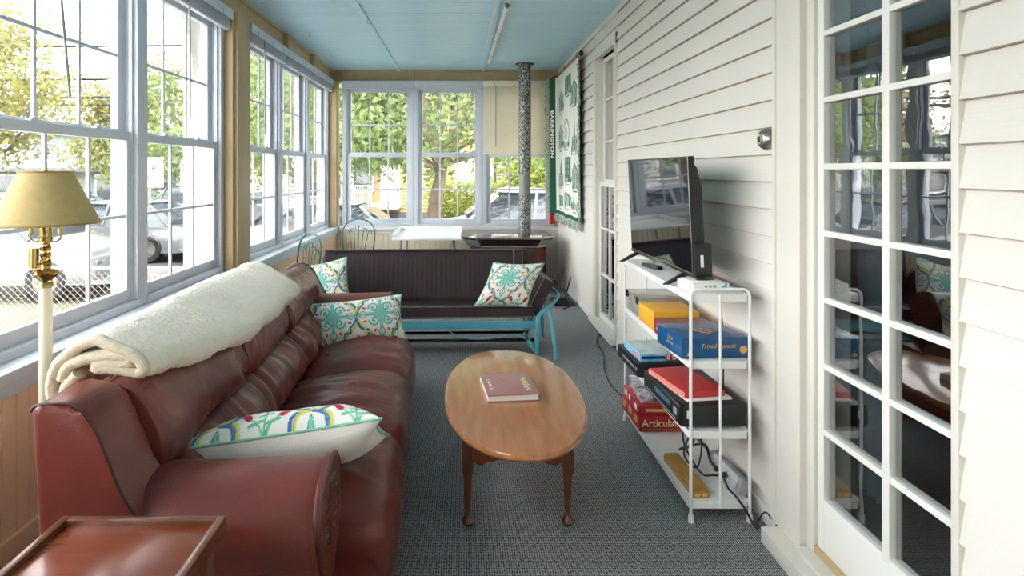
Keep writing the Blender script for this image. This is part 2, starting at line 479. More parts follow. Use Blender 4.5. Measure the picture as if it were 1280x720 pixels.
obj('inner_sheathing', bm, DIMWALL, wr)
bm = new(); box(bm, XR - .02, XR + .02, YN, DY0, 0, .075, .003); box(bm, XR - .02, XR + .02, DY1, WY0, 0, .075, .003); box(bm, XR - .02, XR + .02, WY1, YB - .03, 0, .075, .003)
struct('baseboard_right', bm, TRIMW)

# dark room of the house seen through the door panes
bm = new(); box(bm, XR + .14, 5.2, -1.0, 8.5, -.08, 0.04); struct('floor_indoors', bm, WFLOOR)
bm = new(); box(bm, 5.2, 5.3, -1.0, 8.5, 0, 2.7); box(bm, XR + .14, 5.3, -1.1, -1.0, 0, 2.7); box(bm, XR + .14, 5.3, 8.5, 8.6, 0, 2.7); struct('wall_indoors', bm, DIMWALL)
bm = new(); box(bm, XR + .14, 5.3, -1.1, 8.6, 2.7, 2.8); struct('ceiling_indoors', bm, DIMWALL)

# ------------------------------------------------------------------ sash windows
def sash(bm, x0, x1, z0, z1, y0, y1, st, br, tr, nv, zh, mw=.018):
    box(bm, x0, x0 + st, y0, y1, z0, z1, .004); box(bm, x1 - st, x1, y0, y1, z0, z1, .004)
    box(bm, x0 + st - .002, x1 - st + .002, y0, y1, z0, z0 + br, .004); box(bm, x0 + st - .002, x1 - st + .002, y0, y1, z1 - tr, z1, .004)
    yc = (y0 + y1) / 2
    for k in range(1, nv):
        x = x0 + st + (x1 - x0 - 2 * st) * k / nv
        box(bm, x - mw / 2, x + mw / 2, yc - .008, yc + .008, z0 + br - .002, z1 - tr + .002, .002)
    for z in zh: box(bm, x0 + st - .002, x1 - st + .002, yc - .0085, yc + .0085, z - mw / 2, z + mw / 2, .002)
def pane(bm, x0, x1, z0, z1, y):
    v = [bm.verts.new(p) for p in ((x0, y, z0), (x1, y, z0), (x1, y, z1), (x0, y, z1))]; bm.faces.new(v)
NWIN = [0]
def sash_window(origin, rz, W, zrail=1.70, jl=.055):
    NWIN[0] += 1
    w = struct_empty('window_%d' % NWIN[0], origin, rz)
    bm = new()
    for a, b in ((0, jl), (W - jl, W)):
        box(bm, a, b, -.012, .14, .735, 2.735, .004)
    for a, b in ((jl - .004, jl + .016), (W - jl - .016, W - jl + .004)):
        box(bm, a, b, .012, .03, .735, 2.68, .002); box(bm, a, b, .062, .07, .735, 2.68, .002)
    box(bm, jl - .01, W - jl + .01, -.006, .14, 2.655, 2.735, .004); box(bm, jl - .01, W - jl + .01, -.018, .14, .735, .775, .004)
    obj('frame', bm, WHITE, w)
    a, b = jl + .004, W - jl - .004
    bm = new(); sash(bm, a, b, .775, zrail + .03, .018, .056, .05, .065, .05, 3, (1.25,)); lo = obj('lower_sash', bm, WHITE, w)
    bm = new(); sash(bm, a, b, zrail - .005, 2.655, .066, .104, .05, .05, .065, 3, (2.145,)); up = obj('upper_sash', bm, WHITE, w)
    bm = new(); pane(bm, a + .04, b - .04, .83, zrail - .01, .037); obj('pane', bm, GLASS, lo, 0)
    bm = new(); pane(bm, a + .04, b - .04, zrail + .04, 2.60, .085); obj('pane', bm, GLASS, up, 0)
    bm = new()
    for q in (.3, .7):
        x = W * q; box(bm, x - .03, x + .03, .02, .05, zrail + .03, zrail + .038, .003); lathe(bm, [(.012, zrail + .038), (.013, zrail + .048), (.008, zrail + .052)], (x, .035, 0), 12)
        box(bm, x - .004, x + .03, .03, .038, zrail + .04, zrail + .05, .002)
    obj('sash_lock', bm, WHITE, lo)
    return w
for y0, W in ((-2.37, 1.17), (-1.2, 1.17), (-.03, 1.17), (1.14, 1.17), (2.31, 1.175), (3.485, 1.175), (5.06, 1.07), (6.13, 1.07), (7.20, 1.07)):
    sash_window((XL, y0, 0), R(90), W, 1.69)
for x0, x1 in ((-1.676, -.684), (-.684, .26), (.26, 1.236)):
    sash_window((x0, YB, 0), 0, x1 - x0, 1.715)

# ------------------------------------------------------------------ French door
d = struct_empty('door_1')
bm = new()                                                              # casing and reveal
box(bm, XR - .028, XR + .02, 2.305, 2.50, .06, DZ1, .005); box(bm, XR - .036, XR - .02, 2.475, 2.50, .06, DZ1, .004)
box(bm, XR + .0, XR + .14, 2.262, 2.33, .07, 2.52, .004); box(bm, XR - .028, XR + .14, 1.576, 2.50, 2.50, DZ1, .005)
box(bm, XR - .018, XR + .14, 1.576, 1.602, .07, 2.52, .003)
obj('casing', bm, CREAM, d)
bm = new()
X0, X1 = XR + .012, XR + .052; ya, yb = 1.604, 2.258
box(bm, X0, X1, ya, ya + .022, .086, 2.50, .003); box(bm, X0, X1, yb - .04, yb, .086, 2.50, .003)
box(bm, X0 + .0015, X1 - .0015, ya + .01, yb - .01, .087, .30, .003); box(bm, X0 + .0015, X1 - .0015, ya + .01, yb - .01, 2.46, 2.498, .003)
box(bm, X0 + .0005, X1 - .0005, 1.878, 1.912, .28, 2.47, .004)
zs = [.30 + (.546 - .285), .787, 1.030, 1.273, 1.517, 1.760, 2.003, 2.246]
zs[0] = .546
for z in zs: box(bm, X0 + .002, X1 - .002, ya + .01, yb - .01, z - .011, z + .011, .004)
leaf = obj('door_leaf', bm, TRIMW, d)
bm = new()
zz = [.30] + zs + [2.46]
for a, b in ((ya + .015, 1.882), (1.908, yb - .035)):
    for z1, z2 in zip(zz, zz[1:]):
        v = [bm.verts.new((XR + .034, p, q)) for p, q in ((a, z1), (b, z1), (b, z2), (a, z2))]; bm.faces.new(v)
obj('pane', bm, OLDGLASS, leaf, 0)
bm = new(); box(bm, XR - .10, XR + .07, 1.45, 2.46, .0, .065, .006); box(bm, XR - .05, XR + .10, 1.5, 2.30, .065, .085, .004)
obj('threshold', bm, CREAM, d)
bm = new(); box(bm, XR + .0, XR + .05, ya, yb, .083, .112, .002); obj('weather_strip', bm, TAN, d)

# ------------------------------------------------------------------ tall sash window of the house
d = struct_empty('window_20')
bm = new()
box(bm, XR - .026, XR + .02, WY0, WY0 + .045, .06, WZ1, .004); box(bm, XR - .026, XR + .02, WY1 - .12, WY1, .06, WZ1, .004)
box(bm, XR - .03, XR + .02, WY0, WY1, WZ1 - .10, WZ1, .005); box(bm, XR, XR + .13, WY0 + .04, WY0 + .06, .08, 2.6, .003); box(bm, XR, XR + .13, WY1 - .135, WY1 - .115, .08, 2.6, .003)
box(bm, XR - .07, XR + .12, WY0 - .0, WY1 + .01, .03, .085, .005)
obj('frame', bm, CREAM, d)
y0, y1 = WY0 + .058, WY1 - .133; yc = (y0 + y1) / 2
def tall_sash(nm, xa, za, zb, zs_):
    bm = new()
    box(bm, xa, xa + .035, y0, y0 + .05, za, zb, .003); box(bm, xa, xa + .035, y1 - .05, y1, za, zb, .003)
    box(bm, xa + .001, xa + .034, y0 + .01, y1 - .01, za + .001, za + .06, .003); box(bm, xa + .001, xa + .034, y0 + .01, y1 - .01, zb - .045, zb - .001, .003)
    box(bm, xa + .005, xa + .03, yc - .011, yc + .011, za, zb, .003)
    for z in zs_: box(bm, xa + .005, xa + .03, y0 + .02, y1 - .02, z - .011, z + .011, .003)
    s = obj(nm, bm, TRIMW, d)
    bm = new(); v = [bm.verts.new((xa + .018, p, q)) for p, q in ((y0 + .03, za + .03), (y1 - .03, za + .03), (y1 - .03, zb - .02), (y0 + .03, zb - .02))]; bm.faces.new(v)
    obj('pane', bm, OLDGLASS, s, 0)
tall_sash('lower_sash', XR + .012, .09, 1.40, (.52, .96))
tall_sash('upper_sash', XR + .052, 1.36, 2.585, (1.78, 2.18))
t = thing('roller_shade', 'pale roller shade behind the tall upper sash', 'window shade')
bm = new(); box(bm, XR + .148, XR + .151, WY0 + .02, WY1 - .08, 1.42, 2.60); obj('shade_cloth', bm, ROLLER, t, 0)
bm = new(); cyl(bm, (XR + .165, WY0 + .02, 2.61), (XR + .165, WY1 - .08, 2.61), .02, 14); obj('roller', bm, TRIMW, t)
t = thing('curtain', 'blue grey curtain hanging indoors behind the french door', 'curtain')
bm = new()
pts = [(XR + .22 + .03 * math.sin(k * 1.15), 2.16 + k * .0095) for k in range(20)]
grid(bm, lambda u, v: Vector((pts[min(19, int(round(u * 19)))][0], pts[min(19, int(round(u * 19)))][1], .30 + v * 2.2)), 19, 1)
o = obj('curtain_cloth', bm, CURT, t, 80)
bm = new(); cyl(bm, (XR + .22, 1.5, 2.52), (XR + .22, 2.5, 2.52), .012, 12); obj('curtain_rod', bm, BRASS, t)
# ------------------------------------------------------------------ blinds
def blind(origin, rz, W, zb, label, mt, wand=True, cordx=.2, tilt=0.0):
    t = thing('window_blind', label, 'blind', origin, rz, None)
    bm = new(); box(bm, .0, W, -.075, -.016, 2.665, 2.715, .006); box(bm, -.012, W + .012, -.088, -.078, 2.655, 2.735, .004)
    obj('headrail', bm, WHITE if mt is WHITE else mt, t)
    if zb > 2.4:
        bm = new(); n = 14
        for k in range(n):
            z = 2.66 - .0035 - k * (2.66 - zb - .02) / n
            box(bm, .01, W - .01, -.072 + random.uniform(-.003, .003), -.022 + random.uniform(-.003, .003), z - .0022, z)
        obj('slat_stack', bm, mt, t, 0)
    else:
        bm = new(); z = 2.65; k = 0
        while z > zb + .03:
            M = Matrix.Translation((W / 2, -.045, z)) @ Matrix.Rotation(R(70), 4, 'X')
            box(bm, -W / 2 + .01, W / 2 - .01, -.0125, .0125, -.0006, .0006, M=M); z -= .0205
        obj('slat', bm, mt, t, 0)
    bm = new(); box(bm, .008, W - .008, -.068, -.03, zb, zb + .018, .004); obj('bottom_rail', bm, mt, t)
    for q in (.15, .5, .85):
        bm = new(); box(bm, W * q - .012, W * q + .012, -.094, -.0875, 2.655, 2.70, .002); obj('bracket', bm, WHITE, t)
    for q in (.2, .8):
        bm = new(); tube(bm, [(W * q, -.04, 2.66), (W * q, -.044, zb)], .0012, 5); obj('cord', bm, WHITE, t)
    if wand:
        bm = new(); tube(bm, [(cordx * W, -.085, 2.67), (cordx * W + tilt * .5, -.09, 2.3), (cordx * W + tilt, -.09, 1.83)], .0065, 8); obj('wand', bm, GREYP, t)
    return t
for y0, W, lab, wx, ti in ((1.16, 1.13, 'raised white blind at the window nearest the camera', .8, 0),
                     (2.33, 1.135, 'raised white blind above the window behind the lamp', .23, .13),
                     (3.505, 1.135, 'raised white blind on the window just before the tan post', .36, .0),
                     (5.08, 1.03, 'raised white blind on the first window past the tan post', .30, .0),
                     (6.15, 1.03, 'raised white blind on the middle window past the tan post', .35, .0),
                     (7.22, 1.03, 'raised white blind on the last side window at the corner', .55, .0)):
    blind((XL, y0, 0), R(90), W, 2.575, lab, WHITE, True, wx, ti)
for x0, x1, zb, lab, mt in ((-1.676, -.684, 2.625, 'raised white blind over the end window by the corner', WHITE),
                        (-.684, .26, 2.625, 'raised white blind over the middle end window', WHITE),
                        (.26, 1.236, 1.735, 'half lowered ivory blind behind the stovepipe', IVORY)):
    blind((x0 + .012, YB, 0), 0, x1 - x0 - .024, zb, lab, mt, zb < 2, .17)

# ------------------------------------------------------------------ ceiling hardware
for px, py, Y, lab in ((386, 43, 6.1, 'small steel hook in the blue ceiling, closer of two by the side windows'),
                  (414, 70, 7.2, 'small steel hook in the blue ceiling close to the far corner'),
                  (459, 25, 5.5, 'small steel hook screwed beside the ceiling batten')):
    p = at(px, py, Y); p.z = ZC - (.018 if abs(p.x + .9) < .035 else 0)
    bm = new(); tube(bm, [(0, 0, 0.004), (0, 0, -.028)] + [(.012 * (1 - math.cos(a)) , 0, -.028 - .012 * math.sin(a)) for a in np.linspace(.2, PI * 1.25, 9)], .0028, 8)
    lathe(bm, [(.006, 0), (.006, -.003)], (0, 0, .0), 10)
    o = obj('ceiling_hook', bm, NICKEL); o.location = p; tag(o, lab, 'hook', 'ceiling hooks')
t = thing('hanging_pole', 'white tube hung on hooks along the ceiling batten', 'pole', (.33, 6.1, ZC - .05))
bm = new(); L_ = [(.02, -1.2, 0), (-.02, 1.35, 0)]
tube(bm, L_, .02, 16, caps=False); tube(bm, [(.02, -1.199, 0), (-.02, 1.349, 0)], .016, 16, caps=False)
obj('tube', bm, TRIMW, t)
for q in (.0, .36, .5, .82):
    a = Vector(L_[0]).lerp(Vector(L_[1]), q)
    bm = new(); tube(bm, [a + Vector((-.002, 0, .05))] + [a + Vector((.026 * math.sin(s), 0, .026 * math.cos(s))) for s in np.linspace(.1, 2 * PI - .3, 18)], .003, 7)
    obj('hook', bm, NICKEL, t)

# ------------------------------------------------------------------ wall bell
t = thing('wall_bell', 'round brushed nickel bell on siding left of the french door', 'bell', (XR - .014, 2.565, 1.635), 0)
Mx = Matrix.Rotation(R(-90), 4, 'Y')
bm = new(); lathe(bm, [(.045, -.002), (.047, .006), (.047, .012), (.044, .02), (.036, .032), (.03, .036), (.026, .037), (0, .037)], seg=32, M=Mx); obj('bell_dome', bm, NICKEL, t)
bm = new(); lathe(bm, [(.024, .036), (.022, .041), (0, .0415)], seg=24, M=Mx); obj('face_plate', bm, CHROME, t)
bm = new(); box(bm, -.044, -.0405, -.004, .004, -.012, .012, .001); obj('key_slot', bm, BLACK, t)

# ------------------------------------------------------------------ tapestry
def seg_dist(P, a, b):
    a = np.array(a, float); b = np.array(b, float); d = b - a; l2 = max(1e-12, d @ d)
    t = np.clip(((P - a) @ d) / l2, 0, 1); q = a + t[:, None] * d
    return np.linalg.norm(P - q, axis=1)
def paint(P, C, pts, w, col, closed=False, fill=False, a=1.0):
    pts = [tuple(p) for p in pts]
    if fill:
        x, y = P[:, 0], P[:, 1]; ins = np.zeros(len(P), bool); n = len(pts)
        for i in range(n):
            (x1, y1), (x2, y2) = pts[i], pts[(i + 1) % n]
            if y1 == y2: continue
            c = ((y1 > y) != (y2 > y)) & (x < (x2 - x1) * (y - y1) / (y2 - y1) + x1); ins ^= c
        C[ins] = C[ins] * (1 - a) + np.array(col) * a
        return
    xs = [p[0] for p in pts]; ys = [p[1] for p in pts]
    sel = np.where((P[:, 0] > min(xs) - w) & (P[:, 0] < max(xs) + w) & (P[:, 1] > min(ys) - w) & (P[:, 1] < max(ys) + w))[0]
    if not len(sel): return
    Q = P[sel]; D = np.full(len(Q), 9.0)
    for i in range(len(pts) - (0 if closed else 1)): D = np.minimum(D, seg_dist(Q, pts[i], pts[(i + 1) % len(pts)]))
    h = sel[D < w / 2]; C[h] = C[h] * (1 - a) + np.array(col) * a
TW, TH = 1.70, 1.82
DG, WV = srgb(40, 92, 70), srgb(232, 232, 222)
nu, nv = 230, 250
U, V = np.meshgrid(np.linspace(0, TW, nu + 1), np.linspace(0, TH, nv + 1), indexing='ij')
P = np.stack([U.ravel(), V.ravel()], 1); C = np.tile(np.array(WV), (len(P), 1))
# u runs from the far end (0) to the near end (TW), v upwards
bd = (P[:, 0] < .11) | (P[:, 0] > TW - .07) | (P[:, 1] < .05) | (P[:, 1] > TH - .02); C[bd] = DG
rnd = random.Random(5)
def house(cx, cy, w, h, style):
    g = srgb(84, 112, 100); f = srgb(160, 180, 168)
    if style == 0:
        paint(P, C, [(cx - w / 2, cy - h / 2), (cx + w / 2, cy - h / 2), (cx + w / 2, cy + h * .15), (cx, cy + h / 2), (cx - w / 2, cy + h * .15)], 0, f, fill=True)
        paint(P, C, [(cx - w / 2, cy + h * .15), (cx, cy + h / 2), (cx + w / 2, cy + h * .15)], .022, g)
        for i in range(3):
            for j in range(2): paint(P, C, [(cx - w * .3 + i * w * .3, cy - h * .35 + j * h * .28), (cx - w * .3 + i * w * .3, cy - h * .2 + j * h * .28)], .035, g)
    elif style == 1:                                                      # steeple
        paint(P, C, [(cx - w / 2, cy - h / 2), (cx + w / 2, cy - h / 2), (cx + w / 2, cy - h * .05), (cx - w / 2, cy - h * .05)], 0, f, fill=True)
        paint(P, C, [(cx - w * .14, cy - h * .1), (cx + w * .14, cy - h * .1), (cx + w * .10, cy + h * .2), (cx, cy + h / 2), (cx - w * .10, cy + h * .2)], 0, g, fill=True)
        for i in range(4): paint(P, C, [(cx - w * .36 + i * w * .24, cy - h * .4), (cx - w * .36 + i * w * .24, cy - h * .18)], .03, g)
    elif style == 2:                                                      # block of windows
        paint(P, C, [(cx - w / 2, cy - h / 2), (cx + w / 2, cy - h / 2), (cx + w / 2, cy + h / 2), (cx - w / 2, cy + h / 2)], 0, g, fill=True)
        for i in range(4):
            for j in range(4): paint(P, C, [(cx - w * .36 + i * w * .24, cy - h * .4 + j * h * .24), (cx - w * .36 + i * w * .24, cy - h * .3 + j * h * .24)], .03, f)
    elif style == 3:                                                      # round seal
        for r in (.5, .42, .2): paint(P, C, [(cx + w * r * math.cos(a), cy + h * r * math.sin(a)) for a in np.linspace(0, 2 * PI, 26)], .016, g)
        paint(P, C, [(cx - w * .1, cy - h * .1), (cx + w * .1, cy + h * .1)], .05, f)
    for i in range(7):                                                   # shrubs around
        a, b = cx + rnd.uniform(-.55, .55) * w, cy - h / 2 + rnd.uniform(-.02, .05)
        paint(P, C, [(a, b), (a + .03, b + .03)], .045, g if i % 2 else f)
    for i in range(3): paint(P, C, [(cx - w * .3, cy - h / 2 - .03 - .0 * i), (cx + w * .3, cy - h / 2 - .03)], .01, g)
for cx, cy, w, h, st in ((.95, 1.60, .42, .22, 2), (1.35, 1.46, .36, .26, 0), (.45, 1.45, .36, .26, 0), (.85, 1.02, .40, .34, 3), (1.36, .98, .30, .40, 1), (.42, 1.0, .34, .30, 0),
                         (.42, .55, .34, .36, 1), (.95, .58, .36, .30, 2), (1.38, .50, .34, .28, 0), (.9, .22, .5, .16, 0), (.4, .18, .3, .14, 2), (1.35, .2, .36, .16, 1)): house(cx, cy, w, h, st)
t = thing('tapestry', 'green and white woven town tapestry hanging from a wooden rod', 'tapestry', (XR - .05, 8.22, .94))
bm = new()
grid(bm, lambda u, v: Vector((-.09 * max(0, 1 - u * TW / .16) ** 1.2 + .010 * math.sin(u * 9) * (1 - v) - .008 + .012 * math.sin(u * 21 + 2 * v) * (1 - v) ** 2, -u * TW, v * TH)), nu, nv)
o = obj('woven_cloth', bm, TAPES, t, 80); colours(o, C)
bm = new(); rr = random.Random(3)
def strand(p, d, l):
    q = p + d * l + Vector((rr.uniform(-.02, .012), rr.uniform(-.015, .015), rr.uniform(-.012, .004))); m = p.lerp(q, .5) + Vector((rr.uniform(-.016, .006), 0, 0))
    tube(bm, [p, m, q], .0055, 4)
for k in range(130): strand(Vector((-.01, -TW * k / 129, .005)), Vector((0, 0, -1)), rr.uniform(.07, .11))
for k in range(120): strand(Vector((-.012, -TW, TH * k / 119)), Vector((-.3, -.7, -.5)), rr.uniform(.04, .07)); strand(Vector((-.095, 0, TH * k / 119)), Vector((-.6, .5, -.5)), rr.uniform(.05, .09))
FR = mat('green_white_fringe', srgb(66, 112, 90), 0.95, col2=srgb(224, 226, 214), vscale=60)
obj('fringe', bm, FR, t, 0, 'stuff')
bm = new(); cyl(bm, (-.012, .06, TH + .015), (-.012, -TW - .07, TH - .01), .016, 14); obj('rod', bm, WOOD, t)
bm = new()
for y, z in ((.075, TH + .015), (-TW - .09, TH - .01)): lathe(bm, [(0, -.03), (.02, -.02), (.026, 0), (.02, .02), (0, .03)], (-.012, y, z), 14)
for y in (-.05, -.8, -1.6): tube(bm, [Vector((-.012 + .02 * math.cos(s), y, TH + .004 + .026 * math.sin(s))) for s in np.linspace(0, 2 * PI, 16)], .003, 6)
obj('rod_fitting', bm, BLACKM, t)
M = basis((0, 0, -1), (.42, -.9, 0), (-.9, -.42, 0), (-.068, -.062, TH * .58))
text('lettering', 'BARRINGTON', .10, M, PAPER, t, bold=.003)

# ------------------------------------------------------------------ fire extinguisher in the corner
t = thing('fire_extinguisher', 'small red fire extinguisher hanging at the edge of the tapestry', 'fire extinguisher', (1.205, YB - .09, .78))
bm = new(); lathe(bm, [(.036, 0), (.04, .006), (.04, .235), (.034, .262), (.018, .28), (.016, .295)], seg=20); obj('cylinder_body', bm, EXTRED, t)
bm = new(); lathe(bm, [(.014, .29), (.014, .32), (.006, .325)], seg=12); box(bm, -.012, .012, -.06, .03, .325, .335, .003); tube(bm, [(0, -.02, .31), (.03, -.04, .30), (.04, -.04, .2), (.042, -.03, .1)], .006, 8)
obj('valve', bm, BLACK, t)
bm = new(); box(bm, -.03, .03, .036, .0895, .17, .20, .003); box(bm, -.02, .02, .06, .0895, .10, .24, .003); obj('wall_bracket', bm, NICKEL, t)

# ------------------------------------------------------------------ wood stove and pipe
t = thing('wood_stove', 'low burgundy enamel stove with chrome corners and tiled top', 'stove', (.545, 7.78, 0))
def octa(w, d, c): return [(-w + c, -d), (w - c, -d), (w, -d + c), (w, d), (-w, d), (-w, -d + c)]
bm = new(); prism(bm, octa(.47, .40, .13), 'z', .05, .585, .006); obj('firebox', bm, BURG, t)
bm = new(); A = octa(.47, .40, .13); B = octa(.545, .46, .15)
va = [bm.verts.new((x, y, .585)) for x, y in A]; vb = [bm.verts.new((x, y, .675)) for x, y in B]
for i in range(6): bm.faces.new([va[i], va[(i + 1) % 6], vb[(i + 1) % 6], vb[i]])
bm.faces.new(va[::-1]); bm.faces.new(vb); obj('flared_collar', bm, STOVED, t)
bm = new(); prism(bm, octa(.55, .465, .15), 'z', .675, .70, .004)
TILE = mat('grey_brown_tile', srgb(120, 108, 104), 0.12, col2=srgb(96, 86, 86), vscale=8)
obj('tile_top', bm, TILE, t)
bm = new()
for x in (-.2, .2): box(bm, x - .003, x + .003, -.46, .46, .70, .7008)
for y in (-.2, .12): box(bm, -.54, .54, y - .003, y + .003, .70, .7008)
obj('grout_line', bm, STOVED, t)
for sx in (-1, 1):
    bm = new(); 
    pr = [((sx * .405, -.475, .70), (sx * .34, -.412, .582)), ((sx * .565, -.315, .70), (sx * .48, -.272, .582))]
    for (a, b) in pr: tube(bm, [a, b], .012, 8)
    tube(bm, [pr[0][0], pr[1][0]], .012, 8); tube(bm, [pr[0][1], pr[1][1]], .012, 8)
    v = [bm.verts.new(p) for p in (pr[0][0], pr[1][0], pr[1][1], pr[0][1])]; bm.faces.new(v)
    obj('chrome_corner', bm, CHROME, t)
bm = new(); tube(bm, [(-.34, -.412, .582), (.34, -.412, .582)], .011, 8); obj('chrome_strip', bm, CHROME, t)
bm = new(); box(bm, -.30, .30, -.412, -.398, .12, .55, .006); obj('stove_door', bm, STOVED, t)
for x, y in ((-.36, -.3), (.36, -.3), (-.36, .3), (.36, .3)):
    bm = new(); lathe(bm, [(.035, 0), (.03, .05)], (x, y, 0), 12); obj('leg', bm, BLACKM, t)
def speckle():
    m = bpy.data.materials.new('speckled_pipe'); m.use_nodes = True
    nt = m.node_tree; N = nt.nodes; L = nt.links; b = N['Principled BSDF']; b.inputs['Roughness'].default_value = .45; b.inputs['Metallic'].default_value = .4
    tc = N.new('ShaderNodeTexCoord'); v = N.new('ShaderNodeTexNoise'); v.inputs['Scale'].default_value = 62; v.inputs['Detail'].default_value = 2
    r = N.new('ShaderNodeValToRGB'); r.color_ramp.elements[0].position = .46; r.color_ramp.elements[0].color = (*srgb(60, 60, 58), 1)
    r.color_ramp.elements[1].position = .58; r.color_ramp.elements[1].color = (*srgb(176, 178, 172), 1)
    L.new(tc.outputs['Object'], v.inputs['Vector']); L.new(v.outputs['Fac'], r.inputs['Fac']); L.new(r.outputs['Color'], b.inputs['Base Color'])
    return m
SPECK = speckle()
t = thing('stovepipe', 'speckled grey stovepipe rising from stove to ceiling', 'stovepipe', (.788, 7.88, 0))
bm = new(); cyl(bm, (0, 0, .701), (0, 0, 1.19), .079, 28); obj('lower_pipe', bm, SPECK, t)
bm = new(); cyl(bm, (0, 0, 1.17), (0, 0, 1.485), .0765, 28); obj('middle_pipe', bm, mat('plain_grey_pipe', srgb(140, 144, 138), .5, .3, var=.15, vscale=8), t)
bm = new(); cyl(bm, (0, 0, 1.47), (0, 0, ZC), .079, 28); lathe(bm, [(.081, 1.478), (.083, 1.485), (.081, 1.492)], seg=28); obj('upper_pipe', bm, SPECK, t)
bm = new(); lathe(bm, [(.079, ZC - .004), (.125, ZC - .006), (.125, ZC - .001)], seg=28); obj('ceiling_collar', bm, BLACKM, t)

# ------------------------------------------------------------------ white tray table under the end windows
t = thing('tray_table', 'white raised edge tray table under the end windows', 'table', (-.442, 7.62, 0))
w, dd, h = .413, .52, .685
bm = new(); box(bm, -w, w, -.46, dd, h, h + .022, .004); obj('tabletop', bm, WMETAL, t)
bm = new(); box(bm, -w, -w + .018, -.36, dd, h + .02, h + .075, .004); obj('side_rim', bm, WMETAL, t)
bm = new(); box(bm, w - .018, w, -.36, dd, h + .02, h + .075, .004); obj('side_rim', bm, WMETAL, t)
bm = new(); box(bm, -w + .018, w - .018, dd - .018, dd, h + .02, h + .075, .004); obj('back_rim', bm, WMETAL, t)
for x, y in ((-.32, -.36), (.32, -.36), (-.32, .42), (.32, .42)):
    bm = new(); tube(bm, [(x * .96, y, h + .004), (x * 1.03, y, 0)], .013, 10); obj('leg', bm, GREYP, t)
bm = new(); tube(bm, [(-.33, -.36, .2), (.33, -.36, .2)], .009, 8); obj('stretcher', bm, GREYP, t)

# ------------------------------------------------------------------ green wrought iron cafe chairs
def cafe_chair(label, loc, rz):
    t = thing('cafe_chair', label, 'chair', loc, rz, 'green wrought iron chairs')
    W, zt, zs_ = .20, .905, .46
    arch = [(-W * .86, 0, zs_)] + [(-W * 1.0, .01, .60), (-W * 1.02, .025, .72)] + [(-W * 1.02 * math.cos(a), .03 + .02 * math.sin(a), .74 + (zt - .74) * math.sin(a)) for a in np.linspace(0.15, PI - .15, 11)] + [(W * 1.02, .025, .72), (W * 1.0, .01, .60), (W * .86, 0, zs_)]
    bm = new(); tube(bm, smoothpts(arch, 4), .0085, 8); obj('back_frame', bm, GREENM, t)
    for k, x in enumerate((-.12, -.06, 0, .06, .12)):
        bm = new(); top = .845 - abs(x) * .45
        pts = [(x * .55, 0, zs_), (x * .8, .015, .62), (x, .032, top - .05)]
        s = 1 if x >= 0 else -1
        pts += [(x + s * .022 * (1 - math.cos(a)), .036, top - .05 + .024 * math.sin(a)) for a in np.linspace(.4, PI * 1.55, 9)]
        tube(bm, smoothpts(pts, 3), .005, 6)
        if x == 0: tube(bm, smoothpts([(0, .032, top - .05)] + [(-.022 * (1 - math.cos(a)), .036, top - .05 + .024 * math.sin(a)) for a in np.linspace(.4, PI * 1.55, 9)], 3), .005, 6)
        obj('spindle', bm, GREENM, t)
    bm = new(); lathe(bm, [(0, zs_ - .012), (.185, zs_ - .012), (.195, zs_), (.185, zs_ + .012), (0, zs_ + .016)], (0, -.19, 0), 28); obj('seat', bm, GREENM, t)
    for x, y in ((-.13, -.32), (.13, -.32), (-.13, -.06), (.13, -.06)):
        bm = new(); tube(bm, smoothpts([(x, y, zs_ - .01), (x * 1.1, y * 1.02 - .0, .25), (x * 1.45, y + (.05 if y > -.1 else -.04), .0)], 5), .009, 8); obj('leg', bm, GREENM, t)
    bm = new(); tube(bm, [(.17 * math.cos(a) * .82, -.19 + .15 * math.sin(a), .2) for a in np.linspace(0, 2 * PI, 25)], .006, 6); obj('leg_ring', bm, GREENM, t)
cafe_chair('green wrought iron chair under the end window beside the corner', (-1.31, 7.52, 0), R(-6))
cafe_chair('green wrought iron chair tilted behind the left end of the glider', (-1.50, 5.80, 0), R(-46))
